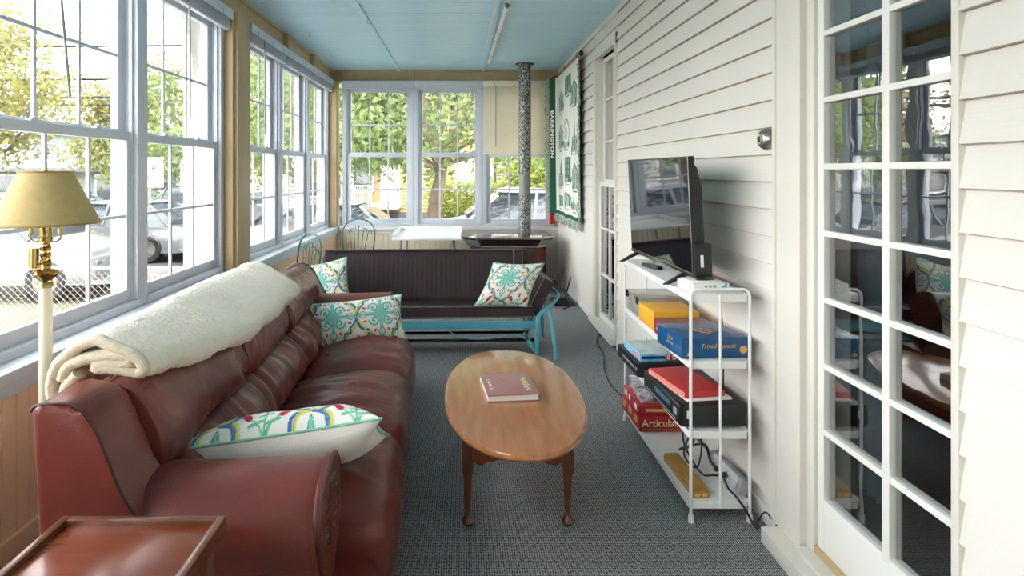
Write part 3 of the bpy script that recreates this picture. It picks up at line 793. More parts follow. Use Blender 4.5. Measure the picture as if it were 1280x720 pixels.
# ------------------------------------------------------------------ leather sofa (local: x forward from seat front, y along the sofa, z up)
SO = Vector((-.225, 1.55, 0)); SA = R(2.7); SL = 2.80
sofa = thing('leather_sofa', 'long burgundy leather sofa with rolled arms and nailhead trim', 'sofa', SO, SA)
def nz(p, s, seed=0): return noise.noise(Vector(p) * s + Vector((seed * 7.3, seed * 3.1, seed)))
bm = new(); soft_box(bm, (-.42, SL / 2, .175), (.39, SL / 2 - .04, .125), .03, (8, 20, 4)); obj('base', bm, LEATHER, sofa)
for x in (-.10, -.8):
    for y in (.10, SL - .10):
        bm = new(); lathe(bm, [(.02, 0), (.03, .055)], (x, y, 0), 12); obj('foot', bm, WOODD, sofa)
SY = [.335, 1.045, 1.755, 2.465]
for k in range(3):
    a, b = SY[k], SY[k + 1]; c = (a + b) / 2
    def fn(p, c=c, k=k):
        d = p.copy(); top = max(0, (p.z - .30) / .15)
        e = (1 - min(1, abs(p.y - c) / .36) ** 4)
        d.z += top * (.016 * nz((p.x * 1.0, p.y * 2.5, 0), 3.2, k + 1) + .010 * nz((p.x * 2.2 + p.y, p.y * 6, 0), 3.0, k + 9) - .010 * max(0, nz((p.x * 1.2 + p.y * .8, p.y * 9 - p.x * 2, 0), 1.6, k + 15)) ** .7 * max(0, min(1, (-p.x - .12) * 3)))
        back = max(0, min(1, (-p.x - .25) / .35)); d.z -= .03 * back
        d.x += .010 * nz((0, p.y * 3, p.z * 2), 3, k + 4) * (1 if p.x > -.1 else 0)
        if p.x > -.12: d.x += .028 * math.sin(PI * min(1, max(0, (p.z - .07) / .38))) * e
        return d
    bm = new(); soft_box(bm, (-.315, c, .26), (.315, (b - a) / 2 - .005, .165), .09, (26, 30, 16), puff=(0, .004, .055), fn=fn)
    cu = obj('seat_cushion', bm, LEATHER if k == 0 else LEATHERW, sofa, 60)
    # top-stitched seam along the front edge
    bm = new(); tube(bm, [(-.028 + .018 * math.sin(PI * q), a + .03 + (b - a - .06) * q, .352 + .004 * math.sin(5 * q)) for q in np.linspace(0, 1, 24)], .0035, 6); obj('seam', bm, PIPING, cu)
# back cushions: upper pillow and tufted lumbar roll
UP = [(-.665, .626), (-.628, .650), (-.622, .715), (-.648, .795), (-.690, .862), (-.735, .902), (-.782, .910), (-.815, .885), (-.83, .82), (-.825, .70), (-.77, .62)]
LO = [(-.60, .40), (-.545, .425), (-.53, .47), (-.552, .545), (-.605, .605), (-.66, .635), (-.74, .63), (-.77, .55), (-.75, .42)]
def loft(bm, prof, y0, y1, ny, rend, fn=None):
    pr = smoothpts(prof, 5, True); cx = sum(p[0] for p in pr) / len(pr); cz = sum(p[1] for p in pr) / len(pr)
    rings = []
    for j in range(ny + 1):
        t = -math.cos(PI * j / ny) * .5 + .5; y = y0 + (y1 - y0) * t
        e = min(y - y0, y1 - y) / rend
        s = 1 if e >= 1 else math.sqrt(max(0.0, 1 - (1 - e) ** 2))
        s = .80 + .20 * s if 0 < j < ny else .77
        ring = []
        for p in pr:
            q = Vector((cx + (p[0] - cx) * s, y, cz + (p[1] - cz) * s))
            if fn: q = fn(q, e)
            ring.append(bm.verts.new(q))
        rings.append(ring)
    n = len(pr)
    for a, b in zip(rings, rings[1:]):
        for k in range(n): bm.faces.new([a[k], a[(k + 1) % n], b[(k + 1) % n], b[k]])
    bm.faces.new(rings[0][::-1]); bm.faces.new(rings[-1])
BY = [.215, 1.035, 1.765, 2.585]
for k in range(3):
    a, b = BY[k] + .003, BY[k + 1] - .003
    def fu(q, e, k=k):
        w = nz((q.x * 2, q.y * 9 + 2.2 * nz(q, 4, k + 3), q.z * 1.6), 1.0, k)
        f = max(0, min(1, (-.60 - q.x + .25) / .25)) if q.x < -.79 else 1; q.z -= .055 * (q.y / SL) * max(0, (q.z - .63) / .3)
        low = max(0, 1 - abs(q.z - .66) / .16)
        q.x += f * (.015 * w * (.5 + 1.3 * low) + .014 * nz(q, 3.5, k + 20) + .006 * nz((q.x, q.y * 16 + 3 * nz(q, 3, k), q.z * 2.5), 1.3, k + 31)); q.z += .010 * nz((q.x, q.y * 3, q.z), 1.6, k + 5)
        return q
    bm = new(); loft(bm, UP, a, b, 72, .15 if k == 0 else .07, fu); bc = obj('back_cushion', bm, LEATHERW, sofa, 70)
    if k == 0:
        bm = new(); tube(bm, [(x - .002, a + .085, z + .0) for x, z in smoothpts(UP[:8], 6)], .004, 6); obj('stitching', bm, THREAD, bc)
    def fl(q, e, k=k):
        if q.x > -.72:
            w = nz((q.x * 1.5, q.y * 13 + 1.5 * nz(q, 5, k + 3), q.z * 2), 1.0, k + 11)
            q.x += .026 * w; q.z += .014 * w; q.x -= .012 * abs(nz((0, q.y * 6, q.z * 2), 1.7, k + 40))
        return q
    bm = new(); loft(bm, LO, a, b, 60, .05, fl); obj('lumbar_cushion', bm, LEATHERW, sofa, 70)
bm = new(); soft_box(bm, (-.815, SL / 2, .47), (.03, SL / 2 - .05, .40), .03, (4, 20, 8)); obj('back_frame', bm, LEATHER, sofa)
WP = [(-.81, .06), (-.862, .895), (-.845, .912), (-.765, .912), (-.715, .865), (-.675, .775), (-.64, .685), (-.585, .60), (-.52, .55), (-.50, .40), (-.50, .06)]
for y0, y1 in ((.01, .205), (SL - .205, SL - .01)):
    bm = new(); P_ = WP[:2] + smoothpts(WP[2:9], 4) + WP[9:]
    if y0 > 1: P_ = [(x, z if z < .6 else .6 + (z - .6) * .78) for x, z in P_]
    prism(bm, P_, 'y', y0, y1, .022, seg=3); wg = obj('back_wing', bm, LEATHER, sofa, 50)
    bm = new(); yy = y0 + .006 if y0 < 1 else y1 - .006
    tube(bm, [(x, yy, z + .001) for x, z in [(x, z if (y0 < 1 or z < .6) else .6 + (z - .6) * .78) for x, z in smoothpts(WP[1:9], 5)]], .004, 6); obj('welt', bm, PIPING, wg)
def arm(yc, s):
    """rolled arm, s=-1 near (outer side at low y), +1 far"""
    XA, XB = -.66, -.155
    bm = new(); box(bm, XA, XB - .012, min(yc - s * .13, yc + s * .165), max(yc - s * .13, yc + s * .165), .06, .52, .02); a = obj('arm', bm, LEATHER, sofa, 50)
    rollp = [(math.copysign(abs(math.cos(t)) ** .85, math.cos(t)), math.copysign(abs(math.sin(t)) ** .95, math.sin(t))) for t in np.linspace(0, 2 * PI, 40, endpoint=False)]
    bm = new(); xs = [XA, XA + .1, XA + .2, -.40, -.30, -.22, XB - .035, XB - .012, XB, XB + .002]; sc = [.96, .985, 1, 1.0, 1.0, 1.0, 1.0, .985, .94, .86]
    rings = []
    for x, q in zip(xs, sc):
        rings.append([bm.verts.new(Vector((x, yc + .178 * q * c, .525 + (.145 * q - .006 * math.sin((x + .66) * 6)) * d + .004 * nz((x * 4, c * 2, d * 2), 2)))) for c, d in rollp])
    for A, B in zip(rings, rings[1:]):
        for k in range(40): bm.faces.new([A[k], A[(k + 1) % 40], B[(k + 1) % 40], B[k]])
    bm.faces.new(rings[0][::-1]); bm.faces.new(rings[-1])
    obj('arm_roll', bm, LEATHER, a, 60)
    # teardrop facing with piping and nailheads
    tear = smoothpts([(-s * -.02, .675), (s * -.12, .64), (s * -.165, .55), (s * -.12, .44), (s * -.03, .345), (s * .06, .37), (s * .15, .47), (s * .165, .57), (s * .11, .65)], 5, True)
    bm = new(); prism(bm, [(yc - p[0] * 1.0, p[1]) for p in tear], 'x', XB - .012, XB + .012, .006); pn = obj('arm_facing', bm, LEATHER, sofa, 50)
    bm = new(); tube(bm, [(XB + .008, yc - p[0], p[1]) for p in tear], .006, 6, True); obj('piping', bm, PIPING, pn)
    bm = new()
    for t_ in np.linspace(R(-60), R(250), 17):
        y, z = yc + .085 * math.cos(t_), .545 + .082 * math.sin(t_)
        lathe(bm, [(.0115, 0), (.009, .005), (0, .0085)], (0, 0, 0), 10, M=Matrix.Translation((XB + .011, y, z)) @ Matrix.Rotation(R(90), 4, 'Y'))
    obj('nailhead', bm, NAIL, pn)
arm(.185, -1); arm(SL - .185, 1)

# ------------------------------------------------------------------ folded fleece throw on the sofa back
thr = thing('fleece_throw', 'folded cream fleece throw lying along the sofa back', 'blanket', SO, SA)
path = [(-0.9511, 0.9373), (-0.9274, 0.9846), (-0.8745, 1.0036), (-0.8089, 1.0131), (-0.7718, 1.0052), (-0.7624, 0.9902), (-0.7876, 0.9831), (-0.8366, 0.9886), (-0.8563, 0.9831), (-0.8208, 0.9752), (-0.7774, 0.9673), (-0.7418, 0.9562), (-0.7245, 0.9673), (-0.7355, 0.9941), (-0.7734, 1.0241), (-0.8445, 1.0525), (-0.9037, 1.0399), (-0.955, 0.9941), (-0.9818, 0.9333), (-0.9818, 0.8899), (-0.9708, 0.8725), (-0.9487, 0.8899), (-0.9376, 0.9215), (-0.9061, 0.957)]
pp = smoothpts(path, 4); n = len(pp)
def throw(bm):
    NY = 170; th = .0165; rings = []
    for j in range(NY + 1):
        t = j / NY; y = .27 + 1.66 * t
        drop = -.048 * (1 - t) -.078 * t - .03 * max(0, t - .8) ; shift = .018 * (1 - t) - .012 * math.sin(t * 2.4); wsc = 1 + .12 * math.sin(t * PI)
        ring = []
        for side in (1, -1):
            rng_ = range(n) if side == 1 else range(n - 1, -1, -1)
            for i in rng_:
                x, z = pp[i]; x2, z2 = pp[min(n - 1, i + 1)]; x1, z1 = pp[max(0, i - 1)]
                d = Vector((x2 - x1, z2 - z1)).normalized(); nn = Vector((-d.y, d.x))
                X = -.82 + (x - (-.82)) * wsc + shift + nn.x * th * side; Z = z + drop + nn.y * th * side
                fz = .014 * nz((X * 2, y * 2.5, Z * 2), 2.2, 2) + .008 * nz((X, y, Z), 12, 4) + .008 * nz((X, y, Z), 34, 6)
                front = max(0, min(1, (x + .84) / .10)); wd = min(1, t * 2.2) ** .8 * .10 * front; X += wd; Z -= wd * .68 + .015 * front * math.sin(t * PI)
                ends = .018 * nz((X * 3, 0, Z * 3), 2, 8)
                ring.append(bm.verts.new(Vector((X + .004 * nz((X, y, Z), 30, 3), y + ends * (1 if t < .5 else -1.6) + (.05 * (x + .78) if t > .9 else 0), Z + fz * (.4 if side < 0 and False else 1)))))
        rings.append(ring)
    m = len(rings[0])
    for a, b in zip(rings, rings[1:]):
        for k in range(m): bm.faces.new([a[k], a[(k + 1) % m], b[(k + 1) % m], b[k]])
    return rings
bm = new(); rings = throw(bm)
for rg in (rings[0], rings[-1]):
    h = len(rg) // 2
    for k in range(h - 1):
        try: bm.faces.new([rg[k], rg[k + 1], rg[2 * h - 2 - k], rg[2 * h - 1 - k]])
        except ValueError: pass
hem = [(rings[0][k].co + rings[0][len(rings[0]) - 1 - k].co) / 2 for k in range(len(rings[0]) // 2)]
obj('fleece', bm, FLEECE, thr, 80)
bm = new(); tube(bm, hem, .0185, 8); obj('hem', bm, FLEECEB, thr, 80)

# ------------------------------------------------------------------ printed pillows
TEAL, TEALD, BLU, YEL, RED, GRN, GRY = srgb(130, 206, 190), srgb(96, 150, 140), srgb(64, 118, 186), srgb(222, 216, 98), srgb(200, 44, 78), srgb(110, 190, 150), srgb(150, 160, 160)
def spiral(cx, cy, sx, sy, r): return [(cx + sx * (r * (1 - a / 9.5)) * math.cos(a), cy + sy * (r * (1 - a / 9.5)) * math.sin(a)) for a in np.linspace(0, 8, 26)]
def motif(P, C, ox, oy):
    T = lambda pts: [(ox + x, oy + y) for x, y in pts]
    for sx in (-1, 1):
        for sy in (-1, 1):
            sp = spiral(sx * .042, sy * .040, sx, sy, .034)
            paint(P, C, T(sp), .014, TEAL); paint(P, C, T(sp), .0035, TEALD)
    paint(P, C, T([(-.02, 0), (.02, 0)]), .05, TEAL)
    for dx, dy in ((0, 1), (0, -1), (1, 0), (-1, 0)):
        paint(P, C, T([(dx * .02, dy * .02), (dx * .085, dy * .085)]), .022, TEAL)
        leaf = [(dx * .08 + ex * dy * .022 + dx * k, dy * .08 + ex * dx * .022 + dy * k) for ex, k in ((0, 0), (1, .03), (0, .075), (-1, .03), (0, 0))]
        paint(P, C, T(leaf), .006, TEALD); paint(P, C, T([(dx * .09, dy * .09), (dx * .145, dy * .145)]), .012, TEAL)
def pattern(P, base, ph=(0, 0)):
    C = np.tile(np.array(base), (len(P), 1)); A, B = .30, .36
    for i in range(-2, 3):
        for j in range(-2, 3):
            ox, oy = ph[0] + i * A, ph[1] + j * B + (0 if True else 0)
            T = lambda pts: [(ox + x, oy + y) for x, y in pts]
            motif(P, C, ox, oy)
            # lattice of twisted ribbons around each medallion
            q = lambda f, a: [(sx_ * f[0], sy_ * f[1]) for f in [] for sx_, sy_ in []]
            for sx in (-1, 1):
                for sy in (-1, 1):
                    r1 = smoothpts([(0, sy * .175), (sx * .045, sy * .16), (sx * .062, sy * .125), (sx * .085, sy * .12), (sx * .085, sy * .095), (sx * .12, sy * .085), (sx * .145, sy * .05), (sx * .15, 0)], 4)
                    r2 = smoothpts([(0, sy * .185), (sx * .03, sy * .185), (sx * .066, sy * .15), (sx * .07, sy * .105), (sx * .105, sy * .105), (sx * .105, sy * .075), (sx * .135, sy * .04), (sx * .15, 0)], 4)
                    f = sx * sy > 0
                    paint(P, C, T(r1), .017, BLU if f else YEL); paint(P, C, T(r2), .012, YEL if f else BLU)
                    paint(P, C, T(r1[:len(r1) // 2]), .003, GRY)
            # tulips in the gaps
            for dx in (-.055, .0, .055):
                y0 = .18 + B * .0
                x = A / 2 + dx; y = B / 2 + (.03 if dx == 0 else 0)
                paint(P, C, T([(A / 2, B / 2 - .05), (x, y)]), .006, GRN)
                paint(P, C, T([(x, y), (x + dx * .25, y + .022)]), .026 if dx else .014, RED)
                paint(P, C, T([(x * .5 + A / 4 - .02, y - .03), (x * .5 + A / 4 + .02, y - .02)]), .010, GRN)
            for a in range(8):
                th = a * PI / 4 + .4; paint(P, C, T([(.105 * math.cos(th), .105 * math.sin(th)), (.118 * math.cos(th), .115 * math.sin(th))]), .011, RED)
    return C
def pillow(label, M, W, H, Tk, ph, shear=0.0, group='printed throw pillows', fold=0.0):
    t = thing('throw_pillow', label, 'pillow', (0, 0, 0), 0, group)
    t.matrix_world = M
    def S_(u, v, s):
        a, b = u * 2 - 1, v * 2 - 1
        th = Tk / 2 * (max(0, 1 - abs(a) ** 2.6) ** .55) * (max(0, 1 - abs(b) ** 2.6) ** .55)
        pin = .085
        x = a * W / 2 * (1 - pin * (1 - b * b) * abs(a) ** 3); y = b * H / 2 * (1 - pin * (1 - a * a) * abs(b) ** 3)
        wr = .009 * nz((x * 5, y * 5, s), 2.2, 3) * (1 - a ** 4) * (1 - b ** 4)
        x += shear * y
        return Vector((x, y, s * th + wr + fold * (a * a) * .5))
    nu, nv = int(W / .0034), int(H / .0034)
    bm = new(); grid(bm, lambda u, v: S_(u, v, 1), nu, nv)
    o = obj('printed_front', bm, PATT, t, 80)
    uu, vv = np.meshgrid(np.linspace(-.5, .5, nu + 1) * W, np.linspace(-.5, .5, nv + 1) * H, indexing='ij')
    colours(o, pattern(np.stack([uu.ravel(), vv.ravel()], 1), srgb(240, 236, 228), ph))
    bm = new(); grid(bm, lambda u, v: S_(u, v, -1), 40, 30); obj('plain_back', bm, COTTON, t, 80)
    bm = new(); e = [S_(k / 30, 0, 1) for k in range(30)] + [S_(1, k / 20, 1) for k in range(20)] + [S_(1 - k / 30, 1, 1) for k in range(30)] + [S_(0, 1 - k / 20, 1) for k in range(20)]
    tube(bm, e, .005, 6, True); obj('piping', bm, MINT, t, 80)
    return t
def frame3(e1, e2, c, flip=1):
    e1 = Vector(e1).normalized(); e2 = Vector(e2); e2 = (e2 - e1 * e1.dot(e2)).normalized(); return basis(e1, e2, e1.cross(e2) * flip, c)
pillow('long printed pillow lying against the near arm with its white back showing', frame3((.985, .11, .11), (-.12, .80, -.52), (-.60, 2.085, .57)), .66, .33, .20, (.10, .06))
pillow('long printed pillow leaning on the far arm of the leather sofa', frame3((.95, .22, .06), (-.06, .46, .88), (-.68, 3.86, .545)), .60, .29, .15, (-.15, .02))
pillow('square printed pillow in the left corner of the glider', frame3((.95, -.15, .20), (-.22, .30, .93), (-1.13, 4.86, .575)), .45, .40, .16, (.02, .02))
pillow('square printed pillow leaning on the right arm pad of the glider', frame3((1, -.06, .00), (0.0, .38, .92), (.375, 4.98, .572)), .42, .36, .16, (-.03, .04), .42)

# ------------------------------------------------------------------ metal glider with brown vinyl cushions
gl = thing('metal_glider', 'vintage brown vinyl glider bench on a turquoise metal frame', 'glider', (-.30, 5.12, 0), R(2.0))
HL = .88                                                     # half length of the seat
def ribbed(bm, W, D, T, r, M, nr, fn=None):
    """pad: width W (x), depth D (y), thickness T; ribs run along y on the top"""
    t = bmesh.new()
    nx, ny = nr * 6, 14
    def top(u, v):
        x = (u - .5) * W; y = (v - .5) * D
        ed = min(1, min(W / 2 - abs(x), D / 2 - abs(y)) / r); e = math.sqrt(max(0, 1 - (1 - ed) ** 2))
        return Vector((x, y, T / 2 - r + r * e + .0011 * abs(math.sin(u * nr * PI)) * ed + .004 * nz((x * 2, y * 3, 0), 2, 5)))
    Vt = grid(t, top, nx, ny)
    bt = [[t.verts.new(Vector((v.co.x, v.co.y, -T / 2))) for v in row] for row in (Vt[0], Vt[-1])]
    bot = grid(t, lambda u, v: Vector(((u - .5) * W, (v - .5) * D, -T / 2)), nx, ny)
    def stitch(A, B):
        for k in range(len(A) - 1): t.faces.new([A[k], A[k + 1], B[k + 1], B[k]])
    stitch(Vt[0], bot[0]); stitch(Vt[-1], bot[-1]); stitch([r_[0] for r_ in Vt], [r_[0] for r_ in bot]); stitch([r_[-1] for r_ in Vt], [r_[-1] for r_ in bot])
    for row in bt:
        for v in row: t.verts.remove(v)
    bmesh.ops.remove_doubles(t, verts=t.verts[:], dist=1e-5)
    merge(bm, t, M)
tilt = R(6.5)
Ms = Matrix.Translation((0, .02, .335)) @ Matrix.Rotation(-tilt, 4, 'X')
bm = new(); ribbed(bm, 2 * HL - .05, .50, .10, .025, Ms, 34); sc_ = obj('seat_cushion', bm, VINYL, gl, 50)
bm = new()
for z in (.05, -.05): tube(bm, [Ms @ Vector(p) for p in ((-HL + .03, -.247, z * .86), (HL - .03, -.247, z * .86))], .006, 8)
obj('piping', bm, VINYLT, sc_)
Mb = Matrix.Translation((-.0, .30, .575)) @ Matrix.Rotation(R(78), 4, 'X')
bm = new(); ribbed(bm, 2 * HL + .02, .49, .10, .03, Matrix.Translation((-.05, 0, -.016)) @ Mb, 42); bk = obj('backrest', bm, VINYL, gl, 50)
bm = new()
tube(bm, [Mb @ Vector(p) for p in ((-HL - .05, .222, .044), (HL - .05, .222, .044))], .006, 8); tube(bm, [Mb @ Vector(p) for p in ((-HL - .05, -.25, .044), (HL - .05, -.25, .044))], .006, 8)
tube(bm, [Mb @ Vector(p) for p in ((HL - .125, .222, .05), (HL - .125, -.215, .05))], .006, 8)
obj('piping', bm, VINYLT, bk)
def armpad(s):
    Ma = Matrix.Translation((s * (HL + .035), .03, .475)) @ Matrix.Rotation(s * R(-62), 4, 'Y')
    bm = new(); ribbed(bm, .31, .46, .10, .025, Ma, 5); p = obj('arm_pad', bm, VINYL, gl, 50)
    bm = new()
    for x, y in ((-.15, -.225), ): pass
    tube(bm, [Ma @ Vector(q) for q in ((-.152, -.226, .042), (.152, -.226, .042), (.152, .226, .042), (-.152, .226, .042))], .0055, 8, True)
    obj('piping', bm, VINYLT, p)
for s in (1, -1): armpad(s)
bm = new(); box(bm, -HL - .02, HL + .02, -.225, -.20, .225, .285, .006); box(bm, -HL - .02, HL + .02, .22, .24, .20, .26, .006)
for s in (-1, 1): box(bm, s * HL - .015, s * HL + .015, -.22, .24, .22, .26, .005)
obj('seat_rail', bm, BLUEM, gl)
for s in (1, -1):
    bm = new()                                                # bowed tube: arm hoop running down into the runner
    tube(bm, smoothpts([(s * (HL + .155), .22, .50), (s * (HL + .20), .06, .475), (s * (HL + .205), -.06, .455), (s * (HL + .14), -.13, .40), (s * (HL + .03), -.21, .335), (s * (HL + .008), -.235, .29), (s * (HL + .005), -.24, .18), (s * (HL + .005), -.235, .06), (s * (HL + .005), -.18, .014), (s * (HL + .005), .18, .014), (s * (HL + .005), .26, .08), (s * (HL + .005), .27, .26)], 5), .017, 10)
    obj('arm_hoop', bm, BLUEM, gl, 60)
    bm = new(); tube(bm, smoothpts([(s * (HL + .11), -.12, .37), (s * (HL + .115), -.20, .33), (s * (HL + .13), -.26, .18), (s * (HL + .145), -.31, .0)], 5), .016, 10); obj('leg', bm, BLUEM, gl, 60)
    bm = new(); tube(bm, smoothpts([(s * (HL + .11), .12, .37), (s * (HL + .115), .22, .33), (s * (HL + .13), .30, .18), (s * (HL + .145), .35, .0)], 5), .016, 10); obj('leg', bm, BLUEM, gl, 60)
    bm = new(); tube(bm, [(s * (HL + .11), -.14, .37), (s * (HL + .11), .14, .37)], .013, 8); lathe(bm, [(.03, -.01), (.03, .01)], (0, 0, 0), 18, M=Matrix.Translation((s * (HL + .13), .02, .39)) @ Matrix.Rotation(R(90), 4, 'X')); obj('arm_hinge', bm, CHROME, gl)
    bm = new()
    for y in (-.15, .17): tube(bm, [(s * (HL - .05), y, .24), (s * (HL - .045), y, .10)], .009, 8)
    box(bm, s * (HL - .05) - .012, s * (HL - .05) + .012, -.26, .28, .08, .105, .003)
    obj('glide_link', bm, BLUEM, gl)
bm = new(); tube(bm, [(-HL, -.10, .10), (HL, -.10, .10)], .014, 8); tube(bm, [(-HL, .14, .10), (HL, .14, .10)], .014, 8); obj('base_bar', bm, STOVED, gl)
bm = new(); tube(bm, smoothpts([(.15, -.19, .215), (.28, -.2, .15), (.5, -.2, .14), (.7, -.19, .165), (HL - .04, -.16, .10)], 6), .004, 8); obj('brace', bm, BLUEM, gl, 60)

# ------------------------------------------------------------------ floor lamp
lp = thing('floor_lamp', 'brass and cream floor lamp with yellow parchment shade by window', 'lamp', (-1.50, 2.18, 0))
bm = new(); lathe(bm, [(0, 0), (.13, 0), (.135, .012), (.12, .022), (.06, .03), (.03, .045), (.022, .07)], seg=32); obj('base', bm, BRASS, lp)
bm = new(); lathe(bm, [(.018, .06), (.0215, .3), (.0215, 1.05), (.019, 1.085)], seg=20); obj('pole', bm, POLE, lp)
bm = new(); lathe(bm, [(.019, 1.083), (.026, 1.088), (.026, 1.096), (.020, 1.104), (.022, 1.112), (.040, 1.128), (.044, 1.136), (.036, 1.146), (.018, 1.152), (.016, 1.162), (.02, 1.168), (.014, 1.174)], seg=24); obj('brass_collar', bm, BRASS, lp)
bm = new()
for ph in (0, PI): tube(bm, [(.009 * math.cos(a + ph), .009 * math.sin(a + ph), 1.17 + .075 * a / (3 * PI)) for a in np.linspace(0, 3 * PI, 30)], .009, 8)
cyl(bm, (-.035, -.01, 1.155), (-.035, -.01, 1.225), .016, 16); tube(bm, [(-.035, -.01, 1.158), (0, 0, 1.165)], .008, 8); obj('twisted_stem', bm, BRASS, lp)
bm = new(); lathe(bm, [(.012, 1.243), (.022, 1.25), (.024, 1.262), (.02, 1.266), (.021, 1.30), (.024, 1.305)], seg=20); obj('socket', bm, BRASS, lp)
bm = new()
for s in (-1, 1):
    tube(bm, smoothpts([(0, 0, 1.252), (s * .035, 0, 1.248), (s * .055, 0, 1.262), (s * .05, 0, 1.30), (s * .06, 0, 1.40), (s * .03, 0, 1.47), (0, 0, 1.492)], 5), .0028, 6)
    lathe(bm, [(.006, 1.272), (.0075, 1.285), (.006, 1.297)], (s * .052, 0, 0), 10)
obj('harp', bm, BRASS, lp)
bm = new(); lathe(bm, [(.02, 1.305), (.03, 1.35), (.03, 1.39), (.015, 1.42)], seg=20); obj('light_bulb', bm, PAPER, lp)
bm = new(); rb, rt = .172, .082
pr = [(rb, 1.312), (rt, 1.498), (rt - .003, 1.498), (rb - .004, 1.312)]
V_ = grid(bm, lambda u, v: Vector((pr[int(round(v * 4)) % 4][0] * math.cos(2 * PI * u), pr[int(round(v * 4)) % 4][0] * math.sin(2 * PI * u), pr[int(round(v * 4)) % 4][1])), 56, 4, cu=True, cv=True)
sh = obj('lamp_shade', bm, SHADE, lp, 60)
bm = new()
for r_, z in ((rb, 1.314), (rt, 1.497)): tube(bm, [(r_ * math.cos(a), r_ * math.sin(a), z) for a in np.linspace(0, 2 * PI, 57)[:-1]], .0042, 6, True)
obj('shade_trim', bm, SHADET, sh)
bm = new()
for k in range(3): tube(bm, [(0, 0, 1.492), (rt * math.cos(k * 2.09), rt * math.sin(k * 2.09), 1.496)], .002, 5)
lathe(bm, [(.004, 1.49), (.008, 1.5), (.005, 1.515)], seg=10); obj('finial', bm, BRASS, lp)

# ------------------------------------------------------------------ end table in front of the sofa
et = thing('end_table', 'red brown wooden tray top end table beside the sofa arm', 'table', (-.742, 1.208, 0))
hx, hy, zt = .190, .205, .70
bm = new(); box(bm, -hx + .012, hx - .012, -hy + .012, hy - .012, zt - .028, zt - .012, .002); obj('tabletop', bm, WOODR, et)
bm = new()
for x0, x1, y0, y1 in ((-hx, -hx + .02, -hy, hy), (hx - .02, hx, -hy, hy), (-hx + .02, hx - .02, -hy, -hy + .02), (-hx + .02, hx - .02, hy - .02, hy)): box(bm, x0, x1, y0, y1, zt - .04, zt, .003)
obj('tray_rim', bm, WOODD, et)
bm = new()
for x0, x1, y0, y1 in ((-hx + .02, hx - .02, -hy + .025, -hy + .04), (-hx + .02, hx - .02, hy - .04, hy - .025), (-hx + .025, -hx + .04, -hy + .03, hy - .03), (hx - .04, hx - .025, -hy + .03, hy - .03)): box(bm, x0, x1, y0, y1, zt - .10, zt - .038, .003)
obj('apron', bm, WOODD, et)
for sx in (-1, 1):
    for sy in (-1, 1):
        bm = new(); tube(bm, [(sx * (hx - .034), sy * (hy - .034), zt - .04), (sx * (hx - .034), sy * (hy - .034), .0)], [.02, .013], 4); obj('leg', bm, WOODD, et, 30)

# ------------------------------------------------------------------ oval coffee table
ct = thing('coffee_table', 'oval maple coffee table with turned legs on the carpet', 'coffee table', (.228, 2.855, 0))
ZT = .47
def oval(a, b, ex, n=72): return [(a * math.copysign(abs(math.cos(t)) ** (2 / ex), math.cos(t)), b * math.copysign(abs(math.sin(t)) ** (2 / ex), math.sin(t))) for t in np.linspace(0, 2 * PI, n, endpoint=False)]
bm = new(); rings = []
for q, z in ((.90, ZT - .032), (.965, ZT - .030), (.985, ZT - .024), (1.0, ZT - .016), (.995, ZT - .008), (.975, ZT - .006), (.968, ZT - .001), (.955, ZT), (.5, ZT)):
    a, b = .318 - .318 * (1 - q) * 1.0, .655 - .318 * (1 - q)
    if q == .5: a, b = .12, .40
    rings.append([bm.verts.new((x, y, z)) for x, y in oval(a, b, 2.25)])
for A, B in zip(rings, rings[1:]):
    for k in range(72): bm.faces.new([A[k], A[(k + 1) % 72], B[(k + 1) % 72], B[k]])
bm.faces.new(rings[0][::-1]); bm.faces.new(rings[-1]); obj('tabletop', bm, WOOD, ct, 30)
LX, LY = .212, .272
def scallop(L_):
    n = 40; top = [(L_ * (k / n - .5), ZT - .033) for k in (0, n)]
    low = []
    for k in range(n, -1, -1):
        q = abs(k / n - .5) * 2; z = ZT - .208 - (.008 * math.cos(q * 5 * PI) if q > .55 else 0) + (.03 * (1 - (q / .6) ** 2) if q < .6 else 0)
        low.append((L_ * (k / n - .5), z))
    return [top[0], top[1]] + low
for y in (-LY, LY):
    bm = new(); prism(bm, scallop(2 * LX - .03), 'y', y - .009, y + .009, 0); obj('apron', bm, WOODR, ct, 30)
for x in (-LX, LX):
    bm = new(); prism(bm, scallop(2 * LY - .03), 'x', x - .009, x + .009, 0); obj('apron', bm, WOODR, ct, 30)
for x in (-LX, LX):
    for y in (-LY, LY):
        bm = new(); box(bm, x - .023, x + .023, y - .023, y + .023, ZT - .245, ZT - .033, .004)
        lathe(bm, [(.019, ZT - .244), (.0215, ZT - .252), (.0215, ZT - .260), (.019, ZT - .27), (.0165, .12), (.0125, .055), (.012, .045), (.014, .038), (.024, .026), (.027, .016), (.022, .006), (.012, 0)], (x, y, 0), 20)
        obj('leg', bm, WOODD, ct)

